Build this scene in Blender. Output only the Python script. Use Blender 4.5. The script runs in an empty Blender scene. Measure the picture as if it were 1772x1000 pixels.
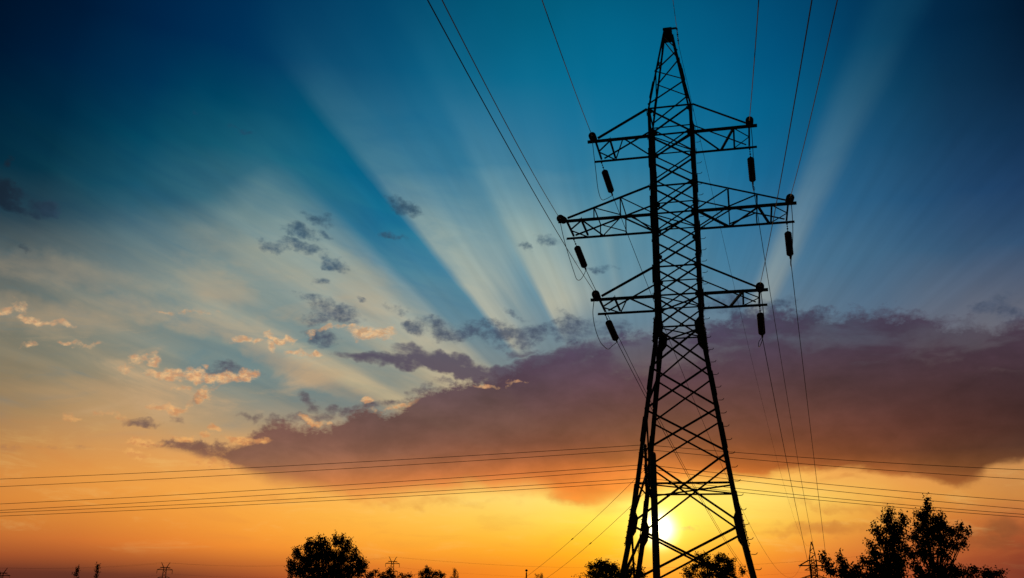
import bpy, bmesh, math, random
from mathutils import Vector, Matrix
R = math.radians
SC = bpy.context.scene

# ------------------------------------------------------------------ camera
F_PX, PITCH, ROLL, EYE = 1609.7, 19.168, 1.0984, 1.6       # focal length in pixels of a 1772 px wide frame
cam_data = bpy.data.cameras.new('camera')
cam_data.sensor_width = 36.0
cam_data.lens = 36.0 * F_PX / 1772.0
cam_data.clip_start = 0.1
cam_data.clip_end = 20000.0
cam = bpy.data.objects.new('camera', cam_data)
SC.collection.objects.link(cam)
_p, _r = R(PITCH), R(ROLL)
_fw = Vector((0, math.cos(_p), math.sin(_p)))
_up = Vector((0, -math.sin(_p), math.cos(_p)))
_rt = Vector((1, 0, 0))


def ray(px, py):
    """direction of sight for a pixel of the 1772x1000 photograph"""
    a0, b0 = px - 886.0, py - 500.0
    a = a0 * math.cos(_r) + b0 * math.sin(_r)
    b = -a0 * math.sin(_r) + b0 * math.cos(_r)
    return (_fw + _rt * (a / F_PX) - _up * (b / F_PX)).normalized()


def at(px, py, dist):
    """a point on that line of sight, `dist` metres away along the ground"""
    d = ray(px, py)
    h = math.hypot(d.x, d.y)
    return Vector((0, 0, EYE)) + d * (dist / h)


_cx = (ray(986, 500) - ray(786, 500)).normalized()
_cu = (ray(886, 400) - ray(886, 600)).normalized()
cam.matrix_world = Matrix(((_cx.x, _cu.x, -_fw.x, 0), (_cx.y, _cu.y, -_fw.y, 0), (_cx.z, _cu.z, -_fw.z, EYE), (0, 0, 0, 1)))
SC.camera = cam
SC.view_settings.view_transform = 'Standard'
SC.view_settings.look = 'None'
SC.view_settings.exposure = 0.0
SC.view_settings.gamma = 1.0

# ------------------------------------------------------------------ sun
SUN = ray(1140, 914)
SUN_AZ, SUN_EL = math.atan2(SUN.x, SUN.y), math.asin(SUN.z)
sl = bpy.data.lights.new('sun', 'SUN')
sl.energy = 0.6
sl.angle = R(0.5)
sl.color = (1.0, 0.55, 0.22)
so = bpy.data.objects.new('sun', sl)
SC.collection.objects.link(so)
so.rotation_euler = (-SUN).to_track_quat('-Z', 'Y').to_euler()
so.location = (0, 0, 60)


# ------------------------------------------------------------------ sky (world)
def lin(c):
    out = []
    for v in c[:3]:
        v = max(0.0, v / 255.0)
        out.append(v / 12.92 if v <= 0.04045 else ((v + 0.055) / 1.055) ** 2.4)
    return tuple(out) + (1.0,)


def chart(px, py):
    """pixel -> (azimuth, elevation) in degrees"""
    d = ray(px, py)
    return math.degrees(math.atan2(d.x, d.y)), math.degrees(math.asin(d.z))


def pix(az, el):
    a, e = R(az), R(el)
    d = Vector((math.sin(a) * math.cos(e), math.cos(a) * math.cos(e), math.sin(e)))
    f = max(0.05, d.dot(_fw))
    return 886 + F_PX * d.dot(_cx) / f, 500 - F_PX * d.dot(_cu) / f


world = bpy.data.worlds.new('World')
SC.world = world
world.use_nodes = True
world.cycles.sampling_method = 'MANUAL'
world.cycles.sample_map_resolution = 256
NT = world.node_tree
NT.nodes.clear()


def nd(t, **kw):
    n = NT.nodes.new(t)
    for k, v in kw.items():
        setattr(n, k, v)
    return n


def put(sock, v):
    if v is None:
        return
    if isinstance(v, bpy.types.NodeSocket):
        NT.links.new(v, sock)
    else:
        sock.default_value = v


def M(op, a, b=None, c=None, clamp=False):
    n = nd('ShaderNodeMath', operation=op, use_clamp=clamp)
    put(n.inputs[0], a)
    put(n.inputs[1], b)
    put(n.inputs[2], c)
    return n.outputs[0]


def VM(op, a, b=None, scale=None):
    n = nd('ShaderNodeVectorMath', operation=op)
    put(n.inputs[0], a)
    put(n.inputs[1], b)
    if scale is not None:
        put(n.inputs['Scale'], scale)
    return n.outputs['Value'] if op in ('DOT_PRODUCT', 'LENGTH', 'DISTANCE') else n.outputs[0]


def step(v, lo, hi, a=0.0, b=1.0, kind='SMOOTHSTEP'):
    """a at v = lo, b at v = hi, clamped"""
    n = nd('ShaderNodeMapRange', interpolation_type=kind, clamp=True)
    if lo > hi:
        lo, hi, a, b = hi, lo, b, a
    for i, x in enumerate((v, lo, hi, a, b)):
        put(n.inputs[i], x)
    return n.outputs[0]


def ramp(v, stops, mode='LINEAR'):
    n = nd('ShaderNodeValToRGB')
    cr = n.color_ramp
    cr.interpolation = mode
    while len(cr.elements) < len(stops):
        cr.elements.new(0.5)
    for e, (p, c) in zip(cr.elements, stops):
        e.position = min(1.0, max(0.0, p))
        e.color = c if isinstance(c, tuple) else (c, c, c, 1.0)
    put(n.inputs[0], v)
    return n.outputs[0]


def mix(f, a, b, blend='MIX'):
    n = nd('ShaderNodeMix', data_type='RGBA', blend_type=blend, clamp_factor=True)
    put(n.inputs[0], f)
    put(n.inputs[6], a)
    put(n.inputs[7], b)
    return n.outputs[2]


def noise(vec, scale, detail=6.0, rough=0.55, dist=0.0, lac=2.0):
    n = nd('ShaderNodeTexNoise', noise_dimensions='3D')
    put(n.inputs['Vector'], vec)
    put(n.inputs['Scale'], scale)
    put(n.inputs['Detail'], detail)
    put(n.inputs['Roughness'], rough)
    put(n.inputs['Lacunarity'], lac)
    put(n.inputs['Distortion'], dist)
    return n.outputs[0]


def xyz(x, y, z=0.0):
    n = nd('ShaderNodeCombineXYZ')
    put(n.inputs[0], x)
    put(n.inputs[1], y)
    put(n.inputs[2], z)
    return n.outputs[0]


tc = nd('ShaderNodeTexCoord').outputs['Generated']
DIR = VM('NORMALIZE', tc)
sx = nd('ShaderNodeSeparateXYZ')
put(sx.inputs[0], DIR)
AZ = M('MULTIPLY', M('ARCTAN2', sx.outputs[0], sx.outputs[1]), 57.29578)
EL = M('MULTIPLY', M('ARCSINE', sx.outputs[2]), 57.29578)
CH = xyz(AZ, EL, 0.0)

# the clear evening sky: colours by azimuth (columns) and elevation
COLS = [0, 220, 440, 660, 880, 1100, 1330, 1550, 1772]
ROWS = [0, 100, 200, 300, 400, 500, 600, 700, 800, 850, 900, 950, 1000]
SKY = [
    [(0, 16, 38), (0, 30, 62), (0, 42, 80), (0, 64, 100), (0, 86, 116), (0, 88, 122), (0, 70, 108), (0, 42, 76), (0, 18, 42)],
    [(0, 22, 46), (0, 40, 76), (0, 56, 94), (0, 74, 112), (0, 100, 134), (0, 102, 140), (0, 84, 126), (2, 52, 86), (0, 25, 54)],
    [(0, 32, 54), (0, 58, 86), (2, 80, 106), (0, 92, 130), (0, 106, 146), (0, 111, 152), (0, 96, 138), (4, 64, 98), (3, 36, 68)],
    [(8, 44, 60), (18, 78, 102), (38, 102, 124), (0, 102, 139), (20, 112, 150), (30, 118, 154), (10, 100, 144), (18, 74, 114), (14, 50, 90)],
    [(44, 64, 76), (54, 94, 112), (80, 116, 130), (30, 110, 144), (52, 126, 154), (60, 128, 156), (40, 106, 146), (40, 90, 126), (36, 70, 106)],
    [(94, 102, 100), (112, 124, 122), (116, 136, 138), (74, 126, 150), (82, 134, 156), (84, 132, 154), (70, 116, 144), (68, 100, 128), (85, 92, 112)],
    [(116, 112, 96), (128, 128, 116), (110, 134, 138), (110, 132, 138), (110, 134, 144), (112, 128, 138), (110, 118, 130), (100, 106, 124), (110, 104, 110)],
    [(156, 124, 86), (160, 134, 100), (146, 138, 120), (142, 138, 124), (150, 136, 116), (160, 134, 104), (150, 120, 100), (140, 110, 96), (130, 96, 84)],
    [(205, 138, 72), (226, 156, 82), (234, 164, 88), (238, 165, 88), (238, 160, 84), (246, 170, 74), (240, 165, 80), (222, 150, 84), (200, 140, 80)],
    [(216, 136, 60), (238, 158, 68), (248, 172, 78), (254, 190, 92), (255, 213, 114), (255, 224, 108), (255, 219, 108), (238, 168, 76), (204, 136, 68)],
    [(204, 124, 54), (228, 140, 56), (248, 164, 62), (255, 186, 70), (255, 208, 86), (255, 226, 76), (255, 206, 84), (226, 142, 56), (182, 98, 52)],
    [(172, 88, 44), (208, 112, 48), (238, 140, 50), (252, 160, 50), (255, 174, 46), (255, 188, 24), (250, 160, 52), (206, 110, 50), (152, 72, 42)],
    [(85, 42, 36), (98, 50, 38), (160, 78, 42), (212, 106, 40), (246, 132, 30), (255, 150, 15), (236, 120, 36), (182, 86, 46), (126, 56, 40)],
]


def _cr(p0, p1, p2, p3, t):
    return 0.5 * (2 * p1 + (p2 - p0) * t + (2 * p0 - 5 * p1 + 4 * p2 - p3) * t * t + (3 * p1 - p0 - 3 * p2 + p3) * t ** 3)


def table(grid, az, el, cols=COLS, rows=ROWS):
    x, y = pix(az, el)
    x = min(max(x, cols[0]), cols[-1])
    y = min(max(y, rows[0]), rows[-1])
    i = min(max(k for k in range(len(cols)) if cols[k] <= x), len(cols) - 2)
    j = min(max(k for k in range(len(rows)) if rows[k] <= y), len(rows) - 2)
    fx = (x - cols[i]) / (cols[i + 1] - cols[i])
    fy = (y - rows[j]) / (rows[j + 1] - rows[j])
    ci = [min(max(i + o, 0), len(cols) - 1) for o in (-1, 0, 1, 2)]
    rj = [min(max(j + o, 0), len(rows) - 1) for o in (-1, 0, 1, 2)]
    return lin([min(255, max(0, _cr(*[_cr(*[grid[r_][c_][k] for c_ in ci], fx) for r_ in rj], fy))) for k in range(3)])


def gridsky(grid, azs, els, cols=COLS, rows=ROWS, azv=AZ, elv=EL):
    e0, e1 = els[0], els[-1]
    t = step(elv, e0, e1, kind='LINEAR')
    out = None
    for i, a in enumerate(azs):
        c = ramp(t, [((e - e0) / (e1 - e0), table(grid, a, e, cols, rows)) for e in els])
        out = c if out is None else mix(step(azv, azs[i - 1], a, kind='LINEAR'), out, c)
    return out


wob = noise(CH, 0.11, 3.0, 0.5)
elw = M('ADD', EL, M('MULTIPLY', M('MULTIPLY', M('SUBTRACT', wob, 0.5), 4.0), step(EL, 3.0, 14.0, 0.06, 1.0)))
ELC = M('ADD', EL, M('MULTIPLY', M('MULTIPLY', AZ, AZ), 0.0049))
base = gridsky(SKY, [-34, -29, -24, -19, -14, -9, -4, 1, 6, 10, 14, 18, 23, 28, 33],
               [0.5, 1.6, 2.4, 3.3, 4.2, 5.2, 6.4, 8, 10, 12, 14.5, 17, 20, 23, 26, 29, 32, 37], elv=elw)

# sun-centred coordinates for the crepuscular rays
e_up = (Vector((0, 0, 1)) - SUN * SUN.z).normalized()
e_rt = SUN.cross(e_up) * -1
if e_rt.x < 0:
    e_rt = -e_rt
TH = M('MULTIPLY', M('ARCTAN2', VM('DOT_PRODUCT', DIR, tuple(e_rt)), VM('DOT_PRODUCT', DIR, tuple(e_up))), 57.29578)
RS = M('MULTIPLY', M('ARCCOSINE', M('MINIMUM', VM('DOT_PRODUCT', DIR, tuple(SUN)), 1.0)), 57.29578)


def theta(px, py):
    d = ray(px, py)
    return math.degrees(math.atan2(d.dot(e_rt), d.dot(e_up)))


def rsun(px, py):
    return math.degrees(math.acos(min(1, ray(px, py).dot(SUN))))


# cirrus veil that catches the light between the shadow beams
streak = noise(VM('MULTIPLY', xyz(TH, RS), (0.20, 0.06, 0.0)), 1.0, 3.0, 0.5)
vz = noise(VM('MULTIPLY', CH, (0.09, 0.16, 0.0)), 1.0, 5.0, 0.55, 0.6)
t_n = M('ADD', TH, M('MULTIPLY', M('SUBTRACT', noise(CH, 0.25, 4.0, 0.5), 0.5), 0.9))
tt = step(t_n, -90, 90, kind='LINEAR')
P = lambda x, y: (theta(x, y) + 90) / 180.0
T = lambda t: (t + 90) / 180.0
LEFT = [(T(-90), 0.32), (T(-78), 0.36), (T(-73.5), 0.24), (T(-69.5), 0.14), (P(480, 614) - .004, 0.16), (P(470, 592), 0.95), (T(-63.8), 0.74), (T(-62.0), 0.40), (T(-59), 0.42),
        (T(-56), 0.72), (P(690, 500) - .012, 0.74), (P(690, 500), 0.48), (P(690, 500) + .014, 0.05)]
RIGHT = [(T(-22), 0.95), (T(-16), 0.62), (T(-10), 0.30), (T(-8.5), 0.40), (T(-6.5), 0.22), (T(6), 0.14), (T(17), 0.04), (T(22.6), 0.06), (T(25.4), 0.56), (T(27.2), 0.52), (T(30), 0.10), (T(45), 0.05), (T(90), 0.02)]
RAY_A = ramp(tt, LEFT + [(P(735, 415) - .0035, 0.0), (P(735, 415) + .0035, 0.86), (T(-36), 0.70), (T(-33), 0.34), (P(910, 460) - .004, 0.12), (P(910, 460) + .004, 0.98)] + RIGHT, 'EASE')
RAY_B = ramp(tt, LEFT + [(P(735, 415) - .005, 0.0), (P(735, 415) + .005, 0.90), (T(-36), 0.88), (T(-31), 0.62), (P(910, 460) - .006, 0.55), (P(910, 460) + .006, 0.98)] + RIGHT, 'EASE')
RAYS = mix(step(M('ADD', RS, M('MULTIPLY', M('SUBTRACT', streak, 0.5), 6.0)), 15.0, 19.0), RAY_A, RAY_B)
elv = M('ADD', ELC, M('MULTIPLY', M('SUBTRACT', vz, 0.5), 4.5))
elv = M('ADD', elv, step(AZ, -13.0, -24.0, 0.0, 3.2))
veil_hi = step(elv, chart(700, 232)[1], chart(700, 310)[1])
veil_lo = step(elv, chart(700, 310)[1], chart(700, 400)[1])
veil = M('ADD', M('MULTIPLY', veil_hi, 0.62), M('MULTIPLY', veil_lo, 0.38))
right = step(AZ, 7.0, 11.0)
veil = M('ADD', M('MULTIPLY', veil, M('SUBTRACT', 1.0, right)), M('MULTIPLY', step(EL, 34.0, 14.0, 0.3, 0.9), right))
veil = M('MAXIMUM', veil, M('MULTIPLY', step(AZ, -20.0, -13.0), step(EL, 39.0, 26.0, 0.15, 0.38)))
veil = M('MULTIPLY', veil, step(vz, 0.28, 0.55, 0.72, 1.0))
left_fade = M('MULTIPLY', step(AZ, -32.0, -16.0, 0.30, 1.0), M('MAXIMUM', step(streak, 0.34, 0.60, 0.80, 1.05), step(AZ, -7.0, -3.0)))
near_fade = M('MULTIPLY', step(M('ADD', RS, M('MULTIPLY', step(TH, -44.0, -50.0), 4.0)), 12.0, 15.0), step(EL, 7.0, 11.0))
RAYS = mix(step(AZ, -12.5, -22.0, 0.0, 0.85), RAYS, (0.52, 0.52, 0.52, 1.0))
rays = M('MULTIPLY', M('MULTIPLY', RAYS, veil), M('MULTIPLY', left_fade, near_fade))
rays = M('MULTIPLY', rays, step(RS, 16.0, 34.0, 1.0, 0.78))
ray_col = ramp(step(EL, 8.0, 38.0, kind='LINEAR'), [(0.0, lin((226, 186, 132))), (0.16, lin((212, 190, 146))), (0.30, lin((200, 192, 164))), (0.46, lin((172, 184, 170))),
                                                  (0.62, lin((128, 166, 170))), (0.80, lin((54, 132, 160))), (1.0, lin((20, 104, 140)))])
sky = mix(M('MULTIPLY', rays, 0.78), base, ray_col)
shb = ramp(tt, [(0.0, 0.0), (T(-79), 0.0), (T(-73), 0.65), (T(-69.5), 1.0), (P(480, 614) - .006, 0.9), (P(470, 592) - .006, 0.0), (T(-63.6), 0.0), (T(-62.0), 0.7), (T(-59.5), 0.5), (T(-57), 0.0), (1.0, 0.0)], 'EASE')
shb = M('MULTIPLY', M('MULTIPLY', shb, step(RS, 15.0, 19.0)), M('MULTIPLY', step(RS, 38.0, 24.0), step(EL, 7.5, 10.0)))
sky = mix(M('MULTIPLY', shb, 0.55), sky, lin((84, 122, 132)))
# the blue gaps between wisps on the left, and peach cirrus there
wisp = noise(VM('MULTIPLY', VM('ADD', CH, (4.0, 0.0, 0.0)), (0.10, 0.30, 0.0)), 1.0, 6.0, 0.6, 0.8)
lft = M('MULTIPLY', step(AZ, -6.0, -14.0), M('MULTIPLY', step(EL, 8.0, 12.0), step(EL, 20.5, 15.0)))
sky = mix(M('MULTIPLY', M('MULTIPLY', step(wisp, 0.50, 0.30), lft), 0.55), sky, lin((86, 126, 138)))
sky = mix(M('MULTIPLY', M('MULTIPLY', step(wisp, 0.52, 0.72), lft), 0.80), sky, lin((196, 166, 128)))


# ---- clouds: masks are soft ellipses in azimuth and elevation, broken up by noise
def blobs(lst, warp):
    acc = None
    sw = nd('ShaderNodeSeparateXYZ')
    put(sw.inputs[0], warp)
    wx, wy = sw.outputs[0], sw.outputs[1]
    for (x, y, rx, ry, rot, s) in lst:
        c = Vector(chart(x, y))
        ca, sa = math.cos(R(rot)), math.sin(R(rot))
        ax = Vector(chart(x + rx * ca, y + rx * sa)) - c
        ay = Vector(chart(x - ry * sa, y + ry * ca)) - c
        n = nd('ShaderNodeMapping', vector_type='TEXTURE')
        put(n.inputs[0], warp if acc is None else xyz(wx, wy, acc))      # the chain keeps the nodes in sequence
        n.inputs[1].default_value = (c.x, c.y, 0)
        n.inputs[2].default_value = (0, 0, math.atan2(ax.y, ax.x))
        n.inputs[3].default_value = (ax.length, ay.length, 1e6)
        l = VM('DOT_PRODUCT', n.outputs[0], n.outputs[0])
        v = M('MULTIPLY_ADD', l, -s, s)
        acc = v if acc is None else M('MAXIMUM', acc, v)
    return M('MAXIMUM', acc, -1.5)


wv = nd('ShaderNodeTexNoise', noise_dimensions='3D')
put(wv.inputs['Vector'], CH)
wv.inputs['Scale'].default_value = 0.8
wv.inputs['Detail'].default_value = 3.0
CHW = VM('ADD', CH, VM('SCALE', VM('SUBTRACT', wv.outputs['Color'], (0.5, 0.5, 0.5)), scale=1.5))
CHC = VM('MULTIPLY', CHW, (1.0, 1.0, 0.0))
n_c = noise(VM('MULTIPLY', CH, (0.62, 0.95, 1.0)), 1.0, 8.0, 0.60, 0.25)       # billows
n_f = noise(VM('MULTIPLY', CH, (1.6, 2.3, 1.0)), 1.0, 6.0, 0.6, 0.2)           # fine billows
n_x = noise(VM('MULTIPLY', CH, (3.6, 4.8, 1.0)), 1.0, 5.0, 0.62, 0.2)           # finest shreds
n_l = noise(VM('MULTIPLY', CH, (0.16, 0.42, 1.0)), 1.0, 6.0, 0.55, 0.4)        # long soft streaks

# fine streaks of the high veil: along the beams, and drawn out sideways
fs = noise(VM("MULTIPLY", xyz(TH, RS), (0.55, 0.10, 0.0)), 1.0, 2.5, 0.5)
fh = noise(VM('MULTIPLY', VM('ADD', CH, VM('SCALE', xyz(EL, AZ), scale=0.25)), (0.16, 0.85, 0.0)), 1.0, 6.0, 0.6, 0.6)
fine = M('MULTIPLY', step(EL, 9.0, 13.0), step(EL, 33.0, 22.0))
sky = mix(fine, sky, mix(1.0, sky, ramp(fs, [(0.32, 0.95), (0.68, 1.05)]), 'MULTIPLY'))
sky = mix(M('MULTIPLY', fine, step(AZ, 4.0, -8.0)), sky, mix(1.0, sky, ramp(fh, [(0.32, (0.86, 0.93, 0.97, 1.0)), (0.68, (1.14, 1.07, 1.0, 1.0))]), 'MULTIPLY'))

# soft peach cirrus on the left
SOFT = [(372, 498, 80, 34, 22, .9), (330, 555, 170, 24, 10, .8), (640, 505, 70, 46, 42, .7), (520, 640, 130, 20, 26, .8), (120, 470, 150, 30, 8, .6), (60, 545, 160, 30, 6, .6), (440, 440, 120, 30, 20, .4), (230, 690, 150, 40, 6, .4)]
m_w = blobs(SOFT, CHC)
w_ = M('ADD', m_w, M('MULTIPLY', M('SUBTRACT', n_l, 0.5), 1.8))
w_ = M('ADD', w_, M('MULTIPLY', M('SUBTRACT', wisp, 0.5), 2.2))
a_soft = M('MULTIPLY', step(w_, -0.5, 1.3), 0.46)
soft_col = ramp(step(EL, 8.0, 20.0, kind='LINEAR'), [(0.0, lin((214, 160, 104))), (0.4, lin((204, 166, 122))), (0.75, lin((192, 166, 132))), (1.0, lin((160, 158, 138)))])
sky = mix(a_soft, sky, soft_col)

# the dark bank: a top and a bottom edge over azimuth
TOP = [(-60, 775), (150, 775), (240, 770), (300, 763), (400, 765), (440, 745), (475, 726), (520, 732), (590, 726), (620, 704), (680, 708), (720, 682), (770, 664), (850, 652),
       (900, 628), (960, 606), (1040, 585), (1100, 572), (1170, 566), (1240, 546), (1330, 532), (1400, 536), (1470, 535), (1560, 536), (1650, 550), (1720, 554), (1772, 544), (1860, 540)]
BOT = [(-60, 768), (150, 768), (240, 774), (300, 784), (360, 799), (410, 818), (450, 836), (500, 846), (560, 852), (640, 850), (720, 842), (830, 836), (930, 838), (975, 858), (1030, 872),
       (1090, 852), (1150, 828), (1220, 818), (1300, 812), (1380, 802), (1440, 796), (1520, 796), (1600, 806), (1650, 824), (1690, 806), (1725, 782), (1772, 770), (1860, 765)]


def curve(pts, a0=-40.0, a1=40.0):
    n = nd('ShaderNodeFloatCurve')
    cu = n.mapping.curves[0]
    P_ = sorted(((chart(x, y)[0] - a0) / (a1 - a0), chart(x, y)[1] / 40.0) for x, y in pts)
    while len(cu.points) < len(P_):
        cu.points.new(0.5, 0.5)
    for q, (u, v) in zip(cu.points, P_):
        q.location = (u, v)
        q.handle_type = 'AUTO'
    n.mapping.update()
    put(n.inputs['Value'], step(AZ, a0, a1, kind='LINEAR'))
    return M('MULTIPLY', n.outputs[0], 40.0)


d_top = M('SUBTRACT', curve(TOP), EL)
d_top = M('ADD', d_top, M('MULTIPLY', M('SUBTRACT', n_c, 0.52), step(AZ, -8.0, 6.0, 1.5, 2.3)))
d_top = M('ADD', d_top, M('MULTIPLY', M('SUBTRACT', n_x, 0.5), 0.8))
d_top = M('ADD', d_top, M('MULTIPLY', M('SUBTRACT', n_f, 0.5), 0.9))
soft_r = step(AZ, -4.0, 4.0, 0.62, 0.85)
d_bot = M('SUBTRACT', EL, curve(BOT))
d_bot = M('ADD', d_bot, M('MULTIPLY', M('SUBTRACT', n_l, 0.5), 1.6))
d_bot = M('ADD', d_bot, M('MULTIPLY', M('SUBTRACT', n_c, 0.5), 0.7))
a_top = M('SMOOTH_MIN', M('DIVIDE', M('ADD', d_top, 0.12), soft_r, clamp=True), 1.0, 0.2, clamp=True)
a_bot = M('DIVIDE', M('ADD', d_bot, step(AZ, -16.0, -7.0, 0.18, 0.90)), M('MINIMUM', step(AZ, -17.0, -10.0, 0.7, 2.1), step(AZ, 10.0, 15.0, 1.5, 0.6)), clamp=True)
a_bot = step(a_bot, 0.0, 1.0)
gap = M('MAXIMUM', step(n_l, 0.40, 0.56, 0.70, 1.0), step(AZ, 7.5, 3.5))
deep = step(d_top, 0.0, 3.2)
a_bank = M('MULTIPLY', M('MULTIPLY', a_top, a_bot), M('MAXIMUM', gap, deep))
BC = [0, 300, 500, 700, 950, 1150, 1350, 1550, 1772]
BR = [540, 590, 640, 690, 740, 780, 810, 840, 880]
BANK = [
    [(110, 100, 100)] * 2 + [(92, 92, 104), (76, 80, 102), (70, 76, 100), (68, 72, 98), (62, 62, 84), (64, 60, 80), (74, 66, 84)],
    [(118, 98, 92)] * 2 + [(96, 90, 98), (80, 78, 98), (74, 72, 96), (72, 66, 92), (68, 60, 80), (66, 54, 70), (66, 52, 66)],
    [(122, 96, 86)] * 2 + [(102, 86, 90), (84, 74, 90), (82, 68, 86), (80, 62, 80), (76, 58, 68), (70, 52, 60), (62, 46, 54)],
    [(124, 96, 84)] * 2 + [(112, 86, 82), (98, 80, 82), (94, 70, 76), (90, 62, 66), (88, 60, 58), (78, 52, 52), (64, 44, 46)],
    [(126, 94, 80)] * 2 + [(120, 88, 80), (110, 82, 74), (110, 76, 66), (106, 68, 58), (104, 64, 52), (90, 54, 46), (68, 44, 40)],
    [(132, 98, 80)] * 2 + [(132, 96, 80), (128, 88, 70), (132, 80, 58), (138, 78, 50), (132, 74, 46), (102, 60, 42), (74, 50, 40)],
    [(150, 106, 78)] * 2 + [(152, 106, 76), (170, 108, 70), (196, 112, 58), (208, 114, 48), (186, 102, 48), (140, 84, 44), (110, 70, 42)],
    [(180, 122, 74)] * 2 + [(196, 124, 68), (214, 130, 66), (232, 132, 56), (238, 136, 44), (226, 132, 50), (180, 106, 50), (140, 88, 48)],
    [(220, 140, 66)] * 2 + [(228, 144, 64), (240, 154, 66), (244, 150, 54), (248, 154, 44), (240, 154, 54), (196, 116, 52), (150, 92, 50)],
]
els_b = sorted(chart(900, y)[1] for y in (540, 565, 590, 620, 650, 680, 710, 740, 765, 790, 815, 840, 880))
bank_col = gridsky(BANK, [-28, -20, -14, -8, -2, 4, 9, 14, 19, 24, 30], els_b, BC, BR)
bank_col = mix(1.0, bank_col, (1.02, 0.92, 0.92, 1.0), 'MULTIPLY')
bank_col = mix(1.0, bank_col, ramp(n_l, [(0.3, 0.82), (0.7, 1.18)]), 'MULTIPLY')
bank_col = mix(1.0, bank_col, ramp(n_c, [(0.3, 0.90), (0.7, 1.10)]), 'MULTIPLY')

# dark scraps of cloud
DARK = [
    (14, 338, 40, 24, 25, 1.5), (76, 358, 32, 16, 18, 1.5), (44, 366, 50, 12, 20, 1.1), (8, 284, 10, 12, 0, .9), (42, 433, 14, 6, 25, .5),
    (548, 381, 26, 10, 20, 1.0), (515, 402, 36, 13, 12, 1.0), (565, 407, 16, 7, 10, .9), (480, 425, 30, 11, 15, 1.0), (525, 432, 36, 13, 14, 1.1), (578, 456, 34, 9, 16, 1.0), (555, 484, 13, 8, 10, .9),
    (698, 357, 34, 16, 24, 1.0), (680, 404, 20, 8, 15, .7), (945, 412, 22, 12, 10, .9), (906, 428, 12, 6, 10, .6), (1040, 460, 34, 6, 4, .7),
    (420, 226, 22, 5, 10, .45), (340, 186, 18, 5, 35, .4),
    (545, 520, 30, 8, 20, .8), (585, 540, 46, 15, 14, 1.0), (560, 552, 34, 8, 0, .8), (628, 522, 12, 4, 10, .7), (690, 532, 20, 8, 10, .5),
    (553, 582, 26, 16, 10, 1.1), (530, 690, 18, 11, 25, 1.0), (543, 707, 16, 8, 20, .8), (575, 710, 16, 8, 0, .9), (425, 716, 16, 5, 10, .5), (450, 722, 12, 8, 0, .7),
    (248, 732, 40, 7, 6, 1.0), (308, 726, 18, 8, 10, .9), (345, 686, 18, 6, -20, .8), (400, 640, 46, 12, 6, .7),
    (718, 566, 22, 16, 8, 1.1), (765, 572, 24, 20, 10, 1.1), (815, 576, 26, 15, 0, 1.0), (868, 576, 42, 18, 0, 1.1), (905, 590, 22, 18, -20, .9), (960, 566, 34, 14, 0, .9), (890, 545, 24, 6, 15, .7),
    (995, 562, 40, 18, 0, .9), (1060, 572, 40, 20, 0, .8),
    (452, 742, 20, 9, 0, .8), (478, 730, 18, 8, 0, .8), (512, 726, 20, 8, 0, .7), (560, 724, 22, 8, 0, .7), (604, 712, 20, 9, -10, .8), (640, 704, 22, 8, 0, .8), (690, 696, 24, 9, -20, .8), (728, 676, 22, 10, -20, .9), (772, 662, 26, 8, 0, .8), (340, 772, 50, 9, 4, 1.2), (284, 770, 40, 7, 4, 1.1), (400, 782, 60, 12, 6, 1.2),
    (735, 560, 30, 12, 10, .9), (790, 584, 30, 10, 0, .8), (840, 566, 34, 12, 6, .9), (930, 578, 40, 14, 0, .9), (985, 580, 50, 14, 0, .9), (880, 600, 26, 8, 0, .6),
    (1262, 528, 40, 22, 0, 1.0), (1300, 552, 70, 20, 0, 1.0), (1345, 528, 36, 12, 0, .8), (1400, 548, 50, 14, 0, .9), (1720, 528, 40, 16, -10, .6), (1758, 540, 40, 18, 0, .8),
]
m_d = blobs(DARK, CHC)
dk = M('ADD', m_d, M('MULTIPLY', M('SUBTRACT', n_c, 0.5), 3.0))
dk = M('ADD', dk, M('MULTIPLY', M('SUBTRACT', n_f, 0.5), 2.2))
dk = M('ADD', dk, M('MULTIPLY', M('SUBTRACT', n_x, 0.5), 1.2))
a_dark = M('MULTIPLY', step(dk, -0.45, 1.50), step(AZ, -33, -24, 0.90, 0.86))
dark_col = ramp(step(EL, 8.0, 30.0, kind='LINEAR'), [(0.0, lin((126, 92, 78))), (0.10, lin((104, 84, 84))), (0.24, lin((82, 76, 92))), (0.36, lin((70, 80, 102))), (0.52, lin((60, 86, 110))), (0.72, lin((46, 78, 102))), (1.0, lin((10, 64, 96)))])
dark_col = mix(1.0, dark_col, ramp(n_f, [(0.3, 1.18), (0.7, 0.82)]), 'MULTIPLY')
dark_col = mix(step(AZ, -24, -32), dark_col, lin((22, 34, 48)))

TONGUE = [(640, 618, 60, 10, 6, .8), (690, 626, 60, 15, 8, 1.2), (750, 618, 90, 15, 12, 1.1), (790, 634, 110, 20, 12, 1.5), (850, 645, 90, 18, 10, 1.2), (930, 632, 80, 22, -10, 1.3), (1000, 612, 70, 22, -14, 1.2), (905, 612, 40, 7, -10, .6)]
m_t = blobs(TONGUE, CHC)
n_t = noise(VM('MULTIPLY', VM('ADD', CH, VM('SCALE', xyz(EL, AZ), scale=0.18)), (0.24, 1.2, 1.0)), 1.0, 7.0, 0.58, 0.5)
tg = M('ADD', m_t, M('MULTIPLY', M('SUBTRACT', n_t, 0.5), 2.0))
tg = M('ADD', tg, M('MULTIPLY', M('SUBTRACT', n_f, 0.5), 0.8))
a_tong = M('MULTIPLY', step(tg, -0.1, 1.0), 0.92)
tong_col = ramp(step(EL, 11.0, 17.0, kind='LINEAR'), [(0.0, lin((104, 80, 84))), (0.4, lin((86, 72, 88))), (1.0, lin((78, 80, 102)))])
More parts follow.
